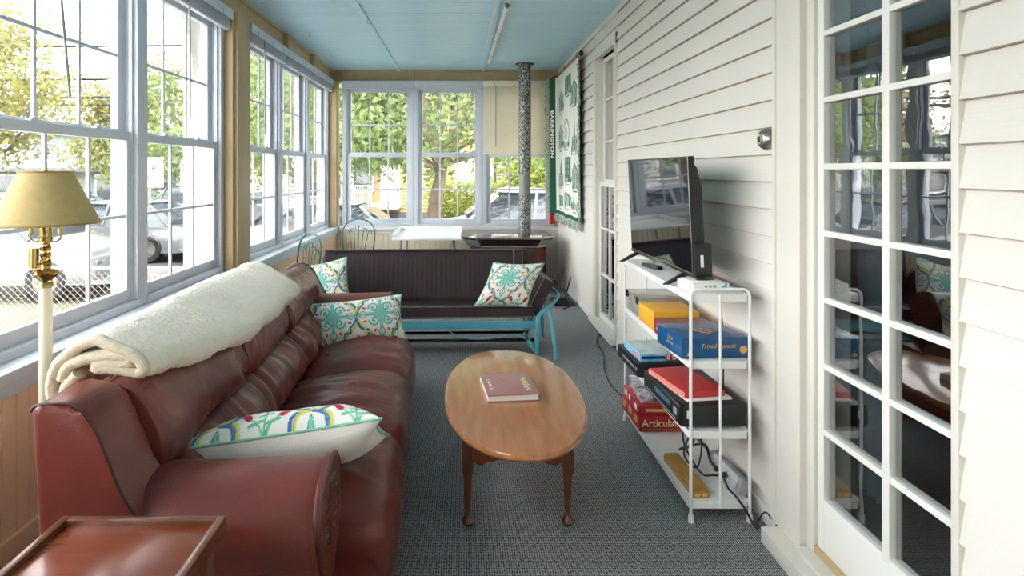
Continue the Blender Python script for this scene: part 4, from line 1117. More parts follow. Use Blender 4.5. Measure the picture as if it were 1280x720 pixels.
# ------------------------------------------------------------------ yearbook on the coffee table
bk = thing('book', 'mauve hardcover book lying on the coffee table', 'book', (.208, 2.86, ZT + .0005), R(6))
bw, bd, bh = .118, .145, .032
bm = new(); box(bm, -bw, bw, -bd, bd, 0, .004, .001); obj('back_cover', bm, MAUVE, bk)
bm = new(); box(bm, -bw, bw, -bd, bd, bh - .004, bh, .001); obj('front_cover', bm, MAUVE, bk)
bm = new(); box(bm, -bw + .002, bw - .005, -bd + .004, bd - .004, .004, bh - .004); obj('page_block', bm, PAPER, bk)
bm = new(); box(bm, -bw + .02, bw - .005, bd - .003, bd, .001, bh - .001, .002); obj('spine', bm, MAUVE, bk)
M = basis((0, -1, 0), (1, 0, 0), (0, 0, 1), (bw * .66, -.01, bh + .0003))
text('title_lettering', 'WARREN', .042, M, CREAMI, bk, extrude=.0004)
bm = new()                                                   # embossed feather
F_ = [(-.085 + .15 * t, .018 * math.sin(t * PI) ** .7 * (1 - .3 * t)) for t in np.linspace(0, 1, 14)] + [(-.085 + .15 * t, -.012 * math.sin(t * PI) ** .7 * (1 - .3 * t)) for t in np.linspace(1, 0, 14)[1:-1]]
prism(bm, [(.0 + x * .66 + y * .4 + .005, .02 - x * .72 + y) for x, y in F_], 'z', bh, bh + .0006); obj('feather_emblem', bm, mat('pink_emboss', srgb(170, 122, 116), .5), bk, 30)
bm = new()
for k, (y, l) in enumerate(((.055, .012), (.02, .03), (-.02, .035), (-.062, .012))): box(bm, -.088 - .006, -.088 + .006, y - l / 2, y + l / 2, bh, bh + .0005)
obj('small_lettering', bm, CREAMI, bk)
# ------------------------------------------------------------------ white metal shelf
sx0, sx1, sy0, sy1 = .97, 1.222, 2.60, 3.66
sf = thing('metal_shelf', 'white metal shelf unit of four tiers against the siding', 'shelf', (0, 0, 0))
LV = [.085, .385, .685, .972]
def hoop(y):
    bm = new()
    pts = [(sx0, y, 0), (sx0, y, .93)] + [(sx0 + .03 * (1 - math.cos(a)), y, .965 + .03 * math.sin(a)) for a in np.linspace(0, PI / 2, 6)] + [(sx1 - .03 * (1 - math.cos(a)), y, .965 + .03 * math.sin(a)) for a in np.linspace(PI / 2, 0, 6)] + [(sx1, y, .93), (sx1, y, 0)]
    tube(bm, pts, .0068, 10); o = obj('end_hoop', bm, WMETAL, sf, 60)
    bm = new(); tube(bm, [((sx0 + sx1) / 2, y, .06), ((sx0 + sx1) / 2, y, .97)], .0056, 10); obj('middle_rod', bm, WMETAL, sf, 60)
    for x in (sx0, sx1):
        bm = new(); lathe(bm, [(.0125, 0), (.011, .03), (.0095, .034)], (x, y, 0), 14); obj('foot', bm, WMETAL, sf)
hoop(sy0); hoop(sy1)
for z in LV:
    bm = new(); box(bm, sx0 - .004, sx1 + .004, sy0 + .009, sy1 - .009, z - .006, z, .0015)
    box(bm, sx0 - .006, sx0 - .001, sy0 + .009, sy1 - .009, z - .03, z, .001); box(bm, sx1 + .001, sx1 + .006, sy0 + .009, sy1 - .009, z - .03, z, .001)
    box(bm, sx0 + .009, sx1 - .009, sy0 + .006, sy0 + .011, z - .032, z, .001); box(bm, sx0 + .009, sx1 - .009, sy1 - .011, sy1 - .006, z - .032, z, .001)
    obj('shelf_board', bm, WMETAL, sf)
G = .0015
# ------------------------------------------------------------------ television
tv = thing('television', 'flat black television standing on top of the white shelf', 'television', (1.03, 3.19, LV[3] + G), R(1.5))
lean = Matrix.Translation((0, 0, .05)) @ Matrix.Rotation(R(-2.6), 4, 'Y')
L2, H2 = .458, .545
bm = new(); box(bm, -.012, .016, -L2, L2, 0, H2, .003, M=lean); fr_ = obj('display_body', bm, BLACK, tv)
bm = new(); v = [bm.verts.new(lean @ Vector(p)) for p in ((-.0128, -L2 + .006, .018), (-.0128, L2 - .006, .018), (-.0128, L2 - .006, H2 - .006), (-.0128, -L2 + .006, H2 - .006))]; bm.faces.new(v); obj('screen', bm, SCREEN, fr_, 0)
bm = new(); box(bm, -.0145, -.011, -L2 + .002, L2 - .002, .001, .017, .001, M=lean); box(bm, -.0145, -.012, -L2 - .001, -L2 + .005, .001, H2, .001, M=lean); obj('bezel_strip', bm, CHROME, fr_)
bm = new(); prism(bm, [(.014, .04), (.052, .06), (.052, .40), (.035, .49), (.014, .52)], 'y', -L2 + .012, L2 - .012, .006, M=lean); obj('rear_housing', bm, BLACK, tv)
bm = new(); box(bm, -.006, .07, -L2 - .016, -L2 + .02, .0, .15, .004, M=lean); sb = obj('port_cover', bm, BLACK, tv)
bm = new(); box(bm, .018, .032, -L2 - .0175, -L2 - .015, .045, .10, .002, M=lean); obj('white_label', bm, PAPER, sb)
for y, s in ((-.36, 1), (.36, 1)):
    bm = new()
    for sx in (-1, 1): prism(bm, [(0, .062), (sx * .008, .062), (sx * .115, .0), (sx * .09, .0), (sx * .0, .044)], 'y', y - .012, y + .012, .002)
    obj('foot', bm, BLACK, tv)
rm = thing('remote_control', 'black remote control on top shelf beneath the television', 'remote control', (1.02, 3.30, LV[3] + G), R(18))
bm = new(); soft_box(bm, (0, 0, .011), (.02, .075, .010), .009, (6, 14, 4)); obj('handset', bm, BLACK, rm)
bm = new()
for i in range(3):
    for j in range(6): lathe(bm, [(.0035, .02), (.0035, .0225)], (-.010 + i * .010, -.05 + j * .016, 0), 8)
obj('button', bm, GREYP, rm)
rt_ = thing('white_carton', 'small white carton on the near end of the top shelf', 'box', (1.07, 2.725, LV[3] + G), R(8))
bm = new(); box(bm, -.085, .085, -.07, .07, 0, .036, .002); obj('carton_body', bm, PAPER, rt_)
bm = new(); box(bm, -.075, .06, -.055, .06, .036, .0425, .002); o = obj('flap', bm, PAPER, rt_)
bm = new(); prism(bm, [(-.04, -.02), (.0, -.035), (.045, -.02), (.055, .01), (.01, .02), (-.035, .005)], 'z', .0425, .0435); obj('black_picture', bm, BLACK, rt_)
bm = new()
for x, z in ((.04, .006), (.052, .006), (.064, .006), (.052, .017), (.064, .017), (.064, .027)): box(bm, x, x + .010, -.0712, -.0700, z, z + .009)
obj('blue_logo', bm, mat('blue_print', srgb(70, 150, 190), .5), rt_)
bm = new()
for k in range(3): box(bm, -.03 + k * .02, -.018 + k * .02, -.0708, -.0700, .008, .028)
obj('small_print', bm, GREYP, rt_)

# ------------------------------------------------------------------ boxed games
def game_box(name, label, loc, rz, w, d, h, mb, ml=None, cat='game box', group=None, lip=.6, mtop=None):
    """w along x, d along y; lid covers the upper part"""
    t = thing(name, label, cat, loc, rz, group); ml = ml or mb
    bm = new(); box(bm, -w / 2 + .003, w / 2 - .003, -d / 2 + .003, d / 2 - .003, 0, h - .004, .001); obj('box_base', bm, mb, t)
    bm = new(); box(bm, -w / 2, w / 2, -d / 2, d / 2, h * (1 - lip), h, .002); obj('lid', bm, ml, t)
    if mtop: 
        bm = new(); box(bm, -w / 2 + .004, w / 2 - .004, -d / 2 + .004, d / 2 - .004, h, h + .0008); obj('cover_picture', bm, mtop, t)
    return t
FRONT = lambda w, d, x, z: basis((1, 0, 0), (0, 0, 1), (0, -1, 0), (x, -d / 2 - .0006, z))
LEFT = lambda w, d, y, z: basis((0, -1, 0), (0, 0, 1), (-1, 0, 0), (-w / 2 - .0006, y, z))
TOP = lambda h, x, y, a: Matrix.Translation((x, y, h + .0006)) @ Matrix.Rotation(a, 4, 'Z')
w, d, h = .305, .265, .088
b = game_box('game_box', 'large navy blue game box with gold script on the second shelf', (1.083, 2.775, LV[2] + G), R(5), w, d, h, BLUEB, BLUEB, lip=.95, group=None)
text('gold_lettering', 'Trivial Pursuit', .028, FRONT(w, d, .01, .052), GOLDI, b, shear=.25)
text('gold_lettering', 'Trivial\nPursuit', .022, LEFT(w, d, -.01, .052), GOLDI, b, shear=.25)
text('gold_lettering', 'Trivial\nPursuit', .034, TOP(h, .0, -.01, R(-60)), GOLDI, b, shear=.25)
bm = new(); lathe(bm, [(.017, 0), (.017, .0008)], M=FRONT(w, d, .125, .035), seg=24); obj('gold_seal', bm, GOLDI, b)
bm = new(); prism(bm, [(-.13, .012), (-.105, .012), (-.108, .024), (-.113, .026), (-.1175, .04), (-.122, .026), (-.127, .024)], 'y', -d / 2 - .0012, -d / 2 - .0002); obj('gold_emblem', bm, GOLDI, b)
w, d, h = .25, .135, .072
b = game_box('game_box', 'burgundy game box wedged between navy and yellow boxes', (1.085, 3.008, LV[2] + G), R(2), w, d, h, BURGB, BURGB, lip=.8, mtop=mat('faded_print', srgb(150, 110, 116), .3, col2=srgb(120, 60, 70), vscale=22))
text('gold_lettering', 'Trivial\nPursuit', .02, LEFT(w, d, -.0, .04), CREAMI, b, shear=.25)
w, d, h = .235, .24, .098
b = game_box('game_box', 'plain yellow box on the second shelf', (1.078, 3.215, LV[2] + G), R(2), w, d, h, YELB, YELB, lip=.93)
b = thing('clear_container', 'clear plastic container with dark clasps at the far shelf end', 'container', (1.09, 3.497, LV[2] + G), R(0))
CLEAR = mat('cloudy_plastic', srgb(214, 210, 200), .15, trans=.55)
bm = new(); box(bm, -.12, .12, -.13, .13, 0, .10, .006); obj('tub', bm, CLEAR, b)
bm = new(); box(bm, -.124, .124, -.134, .134, .10, .112, .003); obj('lid', bm, CLEAR, b)
bm = new()
for y in (-.11, .10): box(bm, -.131, -.1245, y - .02, y + .02, .075, .116, .002)
obj('clasp', bm, BLACK, b)
# ------------------------------------------------------------------ third tier: players, red book
p = thing('disc_player', 'black disc player at the far end of the third shelf', 'player', (1.068, 3.437, LV[1] + G), R(1))
bm = new(); box(bm, -.135, .135, -.195, .195, .012, .085, .006); obj('case', bm, BLACK, p)
bm = new(); box(bm, -.146, -.136, -.193, .193, .014, .085, .003); fp = obj('front_panel', bm, BLACKM, p)
bm = new(); box(bm, -.149, -.1455, -.14, .10, .045, .056, .001); obj('disc_tray', bm, GREYP, fp)
bm = new(); lathe(bm, [(.018, 0), (.016, .008), (0, .009)], M=Matrix.Translation((-.1455, -.165, .045)) @ Matrix.Rotation(R(-90), 4, 'Y'), seg=20); obj('knob', bm, CHROME, fp)
bm = new()
for y in (-.14, .14): box(bm, -.10, -.08, y - .012, y + .012, 0, .012); box(bm, .08, .10, y - .012, y + .012, 0, .012)
obj('foot', bm, RUBBER, p)
w, d, h = .205, .27, .042
b = game_box('game_box', 'flat light blue game box on top of the disc player', (1.042, 3.415, LV[1] + G + .0865), R(3), w, d, h, SKYB, SKYB, lip=.9, mtop=mat('pale_cover', srgb(206, 216, 214), .25, col2=srgb(150, 186, 190), vscale=16))
bm = new(); box(bm, .045, .10, -d / 2 - .0009, -d / 2 - .0002, .004, .038); obj('red_panel', bm, REDG, b)
text('lettering', '0 %', .034, basis((1, 0, 0), (0, 0, 1), (0, -1, 0), (.072, -d / 2 - .0014, .021)), PAPER, b, bold=.001)
bm = new(); box(bm, -.092, .038, -d / 2 - .0008, -d / 2 - .0002, .014, .03); obj('blue_panel', bm, BLUEB, b)
bm = new(); box(bm, -w / 2 - .0008, -w / 2 - .0002, -.10, -.02, .008, .034); obj('pink_panel', bm, mat('pink_print', srgb(220, 140, 150), .5), b)
v_ = thing('video_recorder', 'black video recorder under the red book on the third shelf', 'video recorder', (1.073, 2.86, LV[1] + G), R(1.5))
bm = new(); box(bm, -.135, .142, -.235, .235, .010, .105, .005); obj('case', bm, BLACK, v_)
bm = new(); prism(bm, [(-.136, .008), (-.152, .02), (-.152, .095), (-.145, .104), (-.136, .106)], 'y', -.235, .235, .002); fp = obj('front_panel', bm, BLACKM, v_)
bm = new(); box(bm, -.1545, -.1515, -.13, .07, .06, .084, .001); obj('cassette_door', bm, mat('smoky_blue_plastic', srgb(70, 100, 116), .15), fp)
bm = new(); box(bm, -.154, -.1515, -.20, .20, .03, .034, .001); box(bm, -.154, -.1515, -.21, -.17, .05, .08, .001); obj('trim_strip', bm, GREYP, fp)
bm = new(); box(bm, -.118, -.11, -.2362, -.2348, .045, .08); obj('label', bm, PAPER, v_)
bm = new()
for y in (-.17, .17): box(bm, -.11, -.09, y - .012, y + .012, 0, .011); box(bm, .09, .11, y - .012, y + .012, 0, .011)
obj('foot', bm, RUBBER, v_)
b = thing('paper_sheaf', 'white papers lying under the red book', 'papers', (1.055, 2.83, LV[1] + G + .107), R(8))
bm = new(); box(bm, -.105, .105, -.165, .165, 0, .004, .0005); box(bm, -.10, .108, -.16, .168, .0042, .007, .0005); obj('sheet', bm, PAPER, b)
b = thing('red_book', 'large red book with pink page edges on video recorder', 'book', (1.035, 2.85, LV[1] + G + .1145), R(10))
bm = new(); box(bm, -.096, .096, -.168, .168, 0, .028, .002); obj('cover', bm, REDB, b)
bm = new(); box(bm, -.0975, -.0955, -.166, .166, .003, .0265); obj('page_edge', bm, PINKE, b)
# ------------------------------------------------------------------ bottom tier
w, d, h = .25, .345, .085
b = game_box('game_box', 'red game box with cream title at the bottom of the game pile', (1.072, 3.47, LV[0] + G), R(1), w, d, h, REDG, REDG, lip=.7)
text('title_lettering', 'Articulate', .058, FRONT(w, d, .0, .045), CREAMI, b, sx=.95)
bm = new(); box(bm, -.11, .11, -d / 2 - .0008, -d / 2 - .0002, .008, .0135); obj('gold_line', bm, GOLDI, b)
bm = new()
for y, z, s in ((-.11, .05, .05), (0, .055, .06), (.11, .05, .05)): box(bm, -w / 2 - .0008, -w / 2 - .0002, y - s / 2, y + s / 2, z - .018, z + .018)
obj('gold_panel', bm, GOLDI, b)
w, d, h = .235, .33, .052
b = game_box('game_box', 'second red game box in the middle of the game pile', (1.07, 3.47, LV[0] + G * 2 + .0855), R(-1), w, d, h, REDG, REDG, lip=.85)
bm = new()
for y, s in ((-.10, .05), (.03, .03), (.11, .05)): box(bm, -w / 2 - .0008, -w / 2 - .0002, y - s / 2, y + s / 2, .012, .042)
obj('pale_panel', bm, PAPER, b)
bm = new(); box(bm, -.08, .08, -d / 2 - .0008, -d / 2 - .0002, .018, .034); obj('gold_panel', bm, GOLDI, b)
w, d, h = .17, .28, .06
PHOTO = mat('black_white_print', srgb(224, 222, 226), .3, col2=srgb(60, 58, 72), vscale=26, detail=1)
b = game_box('photo_box', 'white box with dark printed pictures topping the red game pile', (1.06, 3.475, LV[0] + G * 3 + .138), R(-3), w, d, h, PHOTO, PHOTO, cat='box', lip=.2)
b = thing('wooden_box', 'long narrow golden wooden box on the bottom shelf', 'wooden box', (1.018, 2.80, LV[0] + G), R(2.5))
bm = new(); box(bm, -.036, .036, -.17, .17, 0, .026, .002); obj('box_base', bm, CARDW, b)
bm = new(); box(bm, -.034, .034, -.155, .17, .0265, .038, .002); obj('sliding_lid', bm, CARDW, b)
bm = new(); box(bm, -.028, -.004, -.1708, -.1702, .006, .020); box(bm, .006, .028, -.1708, -.1702, .006, .020); obj('end_inlay', bm, mat('pale_inlay', srgb(226, 190, 120), .4), b)
# power strip, cables
ps = thing('power_strip', 'grey power strip leaning at the back of the bottom shelf', 'power strip', (1.195, 2.78, LV[0] + G), R(2))
Mp = Matrix.Rotation(R(18), 4, 'Y')
bm = new(); box(bm, -.018, .018, -.15, .15, .006, .075, .006, M=Mp); obj('strip_body', bm, GREYP, ps)
bm = new(); box(bm, -.021, -.0178, -.12, .12, .014, .068, .002, M=Mp)
for k in range(4): lathe(bm, [(.019, 0), (.017, .004), (0, .002)], M=Mp @ Matrix.Translation((-.0205, -.09 + k * .06, .04)) @ Matrix.Rotation(R(-90), 4, 'Y'), seg=18)
obj('socket_face', bm, mat('pale_grey_plastic', srgb(186, 190, 192), .4), ps)
rr = random.Random(11)
def cable(label, pts, r=.0045, plug=True, cat='cable'):
    t = thing('power_cable', label, cat, (0, 0, 0), 0, None)
    bm = new(); P_ = smoothpts(pts, 7); tube(bm, P_, r, 7); obj('cord', bm, RUBBER, t, 60)
    if plug:
        a = Vector(P_[-1]); d_ = (a - Vector(P_[-4])).normalized()
        bm = new(); tube(bm, [a - d_ * .004, a + d_ * .018, a + d_ * .03], [.007, .011, .012], 10); obj('plug', bm, BLACK, t)
z0_ = LV[0] + .008
cable('black cable looping over the bottom shelf towards the power strip', [(1.19, 3.05, .36), (1.13, 3.0, .24), (1.06, 2.93, .14), (1.10, 2.87, z0_ + .01), (1.15, 2.95, .2), (1.12, 3.08, .22), (1.08, 2.98, .16), (1.09, 2.80, z0_ + .02), (1.13, 2.76, .12), (1.155, 2.75, .125)])
cable('thick black cable hanging from third shelf behind the wooden box', [(1.05, 3.16, .34), (1.07, 3.08, .30), (1.12, 3.0, .26), (1.09, 2.90, .20), (1.04, 2.93, .16), (1.10, 3.02, .13), (1.17, 2.96, .17), (1.16, 2.87, .14), (1.158, 2.815, .135)], .0055)
cable('black cable dropping from power strip to the carpet', [(1.15, 2.72, .15), (1.135, 2.68, .17), (1.15, 2.645, .12), (1.17, 2.625, .10), (1.19, 2.575, .07), (1.205, 2.555, .035), (1.21, 2.55, .028)])
cable('thin black cord from the television down behind the shelf', [(1.115, 3.0, 1.12), (1.16, 3.02, 1.04), (1.245, 2.98, .93), (1.25, 2.95, .80), (1.262, 2.96, .6), (1.248, 2.93, .40), (1.25, 2.95, .24), (1.25, 3.0, .1), (1.25, 3.05, .012)], .004, False)
cable('thin dark cord tacked along the baseboard beside the door', [(1.245, 2.58, .012), (1.262, 2.55, .07), (1.272, 2.51, .062), (1.276, 2.46, .05)], .003, False)
cable('thin black cord lying on carpet by the tall window', [(1.24, 5.6, .006), (1.16, 5.3, .006), (1.14, 4.95, .006), (1.06, 4.6, .006), (1.03, 4.25, .006), (1.06, 3.95, .006), (1.10, 3.72, .006)], .004, False)
# fireplace tools and odds beside the stove
t = thing('fire_tool_rack', 'black metal fire tools fallen beside the wood stove', 'fire tools', (1.13, 6.95, 0))
bm = new(); box(bm, -.12, .10, -.20, .20, 0, .02, .004); tube(bm, [(.09, -.18, .01), (-.08, .14, .30), (-.10, .20, .34)], .009, 8); tube(bm, [(.06, .2, .01), (.07, -.1, .30)], .008, 8); obj('rack_base', bm, BLACKM, t)
bm = new(); tube(bm, [(-.11, -.19, .03), (.04, .17, .36)], .007, 8); box(bm, -.13, -.07, -.24, -.17, .021, .032, .003); obj('shovel', bm, BLACKM, t)
bm = new(); tube(bm, smoothpts([(-.05, -.35, .006), (.05, -.28, .03), (.02, -.10, .05), (.08, .05, .03)], 6), .008, 8); obj('poker', bm, BLACKM, t)

# ------------------------------------------------------------------ outside
GZ = -.63
GRASS = mat('dry_grass', (.065,.07,.035), .95, col2=(.125,.118,.085), vscale=.9, bump=.4, bscale=30)
ASPH = mat('asphalt', (.065,.065,.066), .9, var=.1, vscale=2)
CONC = mat('sidewalk_concrete', (.12,.118,.112), .85, var=.08, vscale=2)
bm = new(); box(bm, -60, 40, -12, 80, GZ - .5, GZ - .02); struct('ground', bm, GRASS)
bm = new(); box(bm, -60, 40, 13.2, 23, GZ - .1, GZ); struct('street', bm, ASPH)
bm = new(); box(bm, -60, 40, 11.6, 13.1, GZ - .1, GZ + .05); struct('path_1', bm, CONC)
bm = new(); box(bm, -60, 40, 23.1, 24.4, GZ - .1, GZ + .05); struct('path_2', bm, CONC)
bm = new(); box(bm, -5.2, -2.05, -9, 6.4, GZ - .1, GZ + .02); struct('bounce_walk', bm, mat('pale_bounce_walk', (.62,.61,.58), .85, var=.08, vscale=2))  # unseen pale walk, added to bounce daylight up to the porch ceiling
bm = new(); box(bm, -60, 40, 17.95, 18.10, GZ, GZ + .004); struct('road_marking', bm, mat('road_paint', srgb(226, 190, 90), .8))

# chain link fence
fe = thing('chain_link_fence', 'low chain link fence across the lawn outside', 'fence', (0, 7.4, GZ))
GALV = mat('galvanised_steel', srgb(176, 176, 172), .45, .5)
bm = new(); fx0, fx1, fh = -9.5, -3.3, .95
k = fx0 - fh
while k < fx1:
    for s in (0, 1):
        a, b_ = (k, 0.03), (k + fh, fh)
        xa, xb = max(fx0, k), min(fx1, k + fh)
        if xb > xa:
            za, zb = xa - k, xb - k
            if s: za, zb = fh - za, fh - zb
            tube(bm, [(xa, 0, .03 + za * .96), (xb, 0, .03 + zb * .96)], .0016, 3, caps=False)
    k += .085
obj('wire_mesh', bm, GALV, fe, 0)
bm = new(); tube(bm, [(fx0, 0, fh), (fx1, 0, fh)], .02, 8); obj('top_rail', bm, GALV, fe)
for x in (-9.5, -6.4, -3.3):
    bm = new(); tube(bm, [(x, 0, 0), (x, 0, fh + .06)], .028, 10); obj('fence_post', bm, GALV, fe)

# cars
CARG = mat('car_window', srgb(60, 70, 78), .05, spec=.8)
def car(label, loc, rz, colr, kind='sedan', L_=4.5, W_=1.78):
    t = thing('parked_car', label, 'car', loc, rz, None)
    m = mat('car_paint_%02d' % len(MATS), colr, .25, coat=.6)
    H = 1.44 if kind == 'sedan' else 1.72
    if kind == 'sedan':
        body = [(-.5, .30), (-.497, .58), (-.47, .70), (-.28, .80), (-.12, .86), (.30, .88), (.46, .84), (.495, .70), (.5, .34), (.47, .24), (-.47, .24)]
        cab = [(-.17, .84), (-.05, H - .10), (.03, H), (.20, H - .01), (.30, H - .12), (.41, .86)]
    else:
        body = [(-.5, .34), (-.497, .66), (-.46, .86), (-.30, .97), (-.22, 1.02), (.40, 1.05), (.485, 1.0), (.5, .80), (.5, .36), (.47, .28), (-.47, .28)]
        cab = [(-.25, 1.0), (-.10, H - .14), (-.02, H), (.32, H), (.43, H - .12), (.485, 1.02)]
    def hull(bm, prof, hw, taper, M=None):
        pr = smoothpts([(x * L_, z) for x, z in prof], 3, True); zs = [p[1] for p in pr]; z0, z1 = min(zs), max(zs)
        rings = []
        for y, sh in ((-1, .94), (-.93, .99), (-.5, 1), (.5, 1), (.93, .99), (1, .94)):
            cx = 0
            rings.append([bm.verts.new((x * sh, y * hw * (1 - taper * (z - z0) / (z1 - z0)), z0 + (z - z0) * (sh if sh < .99 else 1))) for x, z in pr])
        n_ = len(pr)
        for a, b in zip(rings, rings[1:]):
            for k in range(n_): bm.faces.new([a[k], a[(k + 1) % n_], b[(k + 1) % n_], b[k]])
        bm.faces.new(rings[0][::-1]); bm.faces.new(rings[-1])
    bm = new(); hull(bm, body, W_ / 2, .06); b = obj('car_body', bm, m, t, 40)
    bm = new(); hull(bm, cab, W_ / 2 - .07, .22); obj('cabin_glass', bm, CARG, t, 40)
    xs = [p[0] for p in cab]
    bm = new(); hull(bm, [(xs[1] + .02, H - .07), (xs[2], H + .006), (xs[3], H + .004), (xs[4] - .01, H - .08)], W_ / 2 - .19, .05)
    for s in (-1, 1):
        for xq, zq, xr, zr in ((cab[0][0], cab[0][1], cab[1][0], cab[1][1]), (.07, .88 if kind == 'sedan' else 1.03, .09, H - .03), (cab[5][0], cab[5][1], cab[4][0], cab[4][1])):
            tube(bm, [(xq * L_, s * (W_ / 2 - .075), zq), (xr * L_, s * (W_ / 2 - .22), zr)], .035, 6)
    obj('roof_panel', bm, m, t, 40)
    for x in (-.32, .31):
        for s in (-1, 1):
            Mw = Matrix.Translation((x * L_, s * (W_ / 2 - .09), .33)) @ Matrix.Rotation(R(90), 4, 'X')
            bm = new(); lathe(bm, [(.20, -.10), (.30, -.11), (.33, -.08), (.33, .08), (.30, .11), (.20, .10)], M=Mw, seg=28); wl_ = obj('wheel', bm, RUBBER, t)
            bm = new(); lathe(bm, [(.20, -.105), (.06, -.112), (0, -.112)], M=Mw, seg=20); lathe(bm, [(.20, .105), (.06, .112), (0, .112)], M=Mw, seg=20); obj('hub', bm, CHROME, wl_)
    bm = new()
    for s in (-1, 1): box(bm, .485 * L_, .50 * L_, s * .62 - .16, s * .62 + .16, .62, .76, .01)
    obj('tail_light', bm, EXTRED, t)
    bm = new()
    for s in (-1, 1): box(bm, -.497 * L_, -.475 * L_, s * .62 - .16, s * .62 + .16, .56, .66, .01)
    obj('head_light', bm, CHROME, t)
car('white suv parked outside the end windows', (1.25, 14.6, GZ), R(0), (.72,.72,.72), 'suv', 4.7, 1.85)
car('pale blue sedan seen through the corner end window', (-3.7, 14.6, GZ), R(0), (.42,.46,.54), 'sedan', 4.4)
car('silver sedan parked beyond the side windows', (-8.7, 14.9, GZ), R(0), (.12,.125,.13), 'sedan')
car('dark grey hatchback parked just beyond the chain link fence', (-8.2, 10.7, GZ), R(182), (.10,.105,.11), 'suv', 4.3)
car('black sedan parked across the street by the teal building', (-13.6, 21.3, GZ), R(180), (.03,.032,.036), 'sedan')
car('white sedan parked across the street beside the black one', (-18.6, 21.3, GZ), R(180), (.3,.3,.3), 'sedan')
car('grey suv across the street near the white house', (-8.2, 21.4, GZ), R(180), (.14,.15,.16), 'suv')

# buildings
def window_part(t, x0, x1, z0, z1, y, mt=None):
    bm = new(); box(bm, x0 - .09, x1 + .09, y - .06, y + .02, z0 - .09, z1 + .09, .01); f = obj('window', bm, TRIMW, t)
    bm = new(); box(bm, x0, x1, y - .075, y - .055, z0, z1); obj('pane', bm, mt or CARG, f)
def clap_wall(bm, x0, x1, y, z0, z1, e=.16, depth=4):
    z = z0; pr = []
    while z < z1:
        zz = min(z1, z + e); pr += [(y - .02, z), (y, zz)]; z = zz
    prism(bm, pr + [(y + depth, z1), (y + depth, z0)], 'x', x0, x1)
TEALW = mat('pale_teal_siding', (.24,.28,.265), .8, var=.08, vscale=.5)
YELW = mat('yellow_siding', (.36,.27,.12), .8, var=.04, vscale=1)
WHW = mat('white_house_siding', (.30,.30,.29), .8)
ROOFM = mat('grey_shingle', (.13,.13,.135), .9, var=.15, vscale=9)
t = thing('teal_building', 'long flat roofed teal building across the street', 'building', (-22, 30, GZ))
bm = new(); clap_wall(bm, -16, 9.2, 0, 0, 3.9, .22, 6); obj('building_wall', bm, TEALW, t, 0)
bm = new(); box(bm, -16.2, 9.4, -.3, 6.2, 3.9, 4.15, .03); obj('flat_roof', bm, TRIMW, t)
bm = new(); box(bm, -16.1, 9.3, -.9, 0, 2.1, 2.3, .02); obj('awning', bm, ROOFM, t)
for k in range(9): window_part(t, -15 + k * 2.7, -13.6 + k * 2.7, .5 if k % 3 else .05, 1.9, 0)
for k in range(5): window_part(t, -13 + k * 4.6, -12 + k * 4.6, 2.7, 3.5, 0)
t = thing('white_house', 'white clapboard house seen through the side windows', 'house', (-8.6, 28, GZ))
bm = new(); clap_wall(bm, -3.2, 2.7, 0, 0, 5.2, .16, 7); prism(bm, [(-3.2, 5.2), (2.7, 5.2), (-.25, 7.6)], 'y', 0, 7); obj('house_wall', bm, WHW, t, 0)
bm = new()
for s in (-1, 1): prism(bm, [(-.25 + s * 3.4, 5.0), (-.25, 7.75), (-.25, 7.6), (-.25 + s * 3.3, 4.9)], 'y', -.4, 7.4)
obj('roof', bm, ROOFM, t, 0)
for x, z in ((-2.3, 1.0), (-.6, 1.0), (1.2, 1.0), (-2.3, 3.4), (1.0, 3.4)): window_part(t, x, x + .8, z, z + 1.3, 0)
t = thing('yellow_house', 'yellow clapboard house across the street behind the tree', 'house', (-1.2, 26.5, GZ))
bm = new(); clap_wall(bm, -4.0, 2.1, 0, .35, 5.6, .15, 7); obj('house_wall', bm, YELW, t, 0)
bm = new(); box(bm, -4.02, 2.12, -.03, 7, 0, .36, .02); obj('foundation', bm, CONC, t)
bm = new(); prism(bm, [(-.5, 5.4), (3.5, 7.8), (7.5, 5.4), (7.5, 5.25), (3.5, 7.6), (-.5, 5.25)], 'x', -4.4, 2.5); obj('roof', bm, ROOFM, t, 0)
bm = new(); box(bm, -3.9, -1.5, -1.5, 0, .55, .78, .02); box(bm, -3.9, -1.5, -1.6, 0, 3.1, 3.3, .02); obj('porch_deck', bm, WHW, t)
for x in (-3.8, -1.6):
    bm = new(); box(bm, x - .07, x + .07, -1.5, -1.36, .75, 3.1, .01); obj('porch_post', bm, TRIMW, t)
bm = new(); box(bm, -3.8, -2.6, -1.47, -1.43, 1.5, 1.56)
for k in range(11): box(bm, -3.75 + k * .11, -3.72 + k * .11, -1.465, -1.435, .78, 1.5)
obj('porch_railing', bm, TRIMW, t)
bm = new(); box(bm, -2.45, -1.6, -.07, .02, .8, 2.9, .01); obj('house_door', bm, PAPER, t)
window_part(t, -3.6, -2.8, 1.3, 2.7, 0); window_part(t, .8, 1.5, 1.2, 2.9, 0, PAPER); window_part(t, -.6, .1, 3.6, 4.9, 0)
t = thing('neighbour_house', 'pale gabled house with sloping roof right of yellow house', 'house', (4.8, 30, GZ))
bm = new(); clap_wall(bm, -3.2, 4, 0, 0, 3.6, .16, 6); prism(bm, [(-3.2, 3.6), (4, 3.6), (.4, 6.0)], 'y', 0, 6); obj('house_wall', bm, WHW, t, 0)
bm = new()
for s in (-1, 1): prism(bm, [(.4 + s * 4.1, 3.4), (.4, 6.15), (.4, 6.0), (.4 + s * 3.9, 3.3)], 'y', -.4, 6.4)
obj('roof', bm, ROOFM, t, 0)
window_part(t, -2.2, -1.2, 1.2, 2.6, 0)

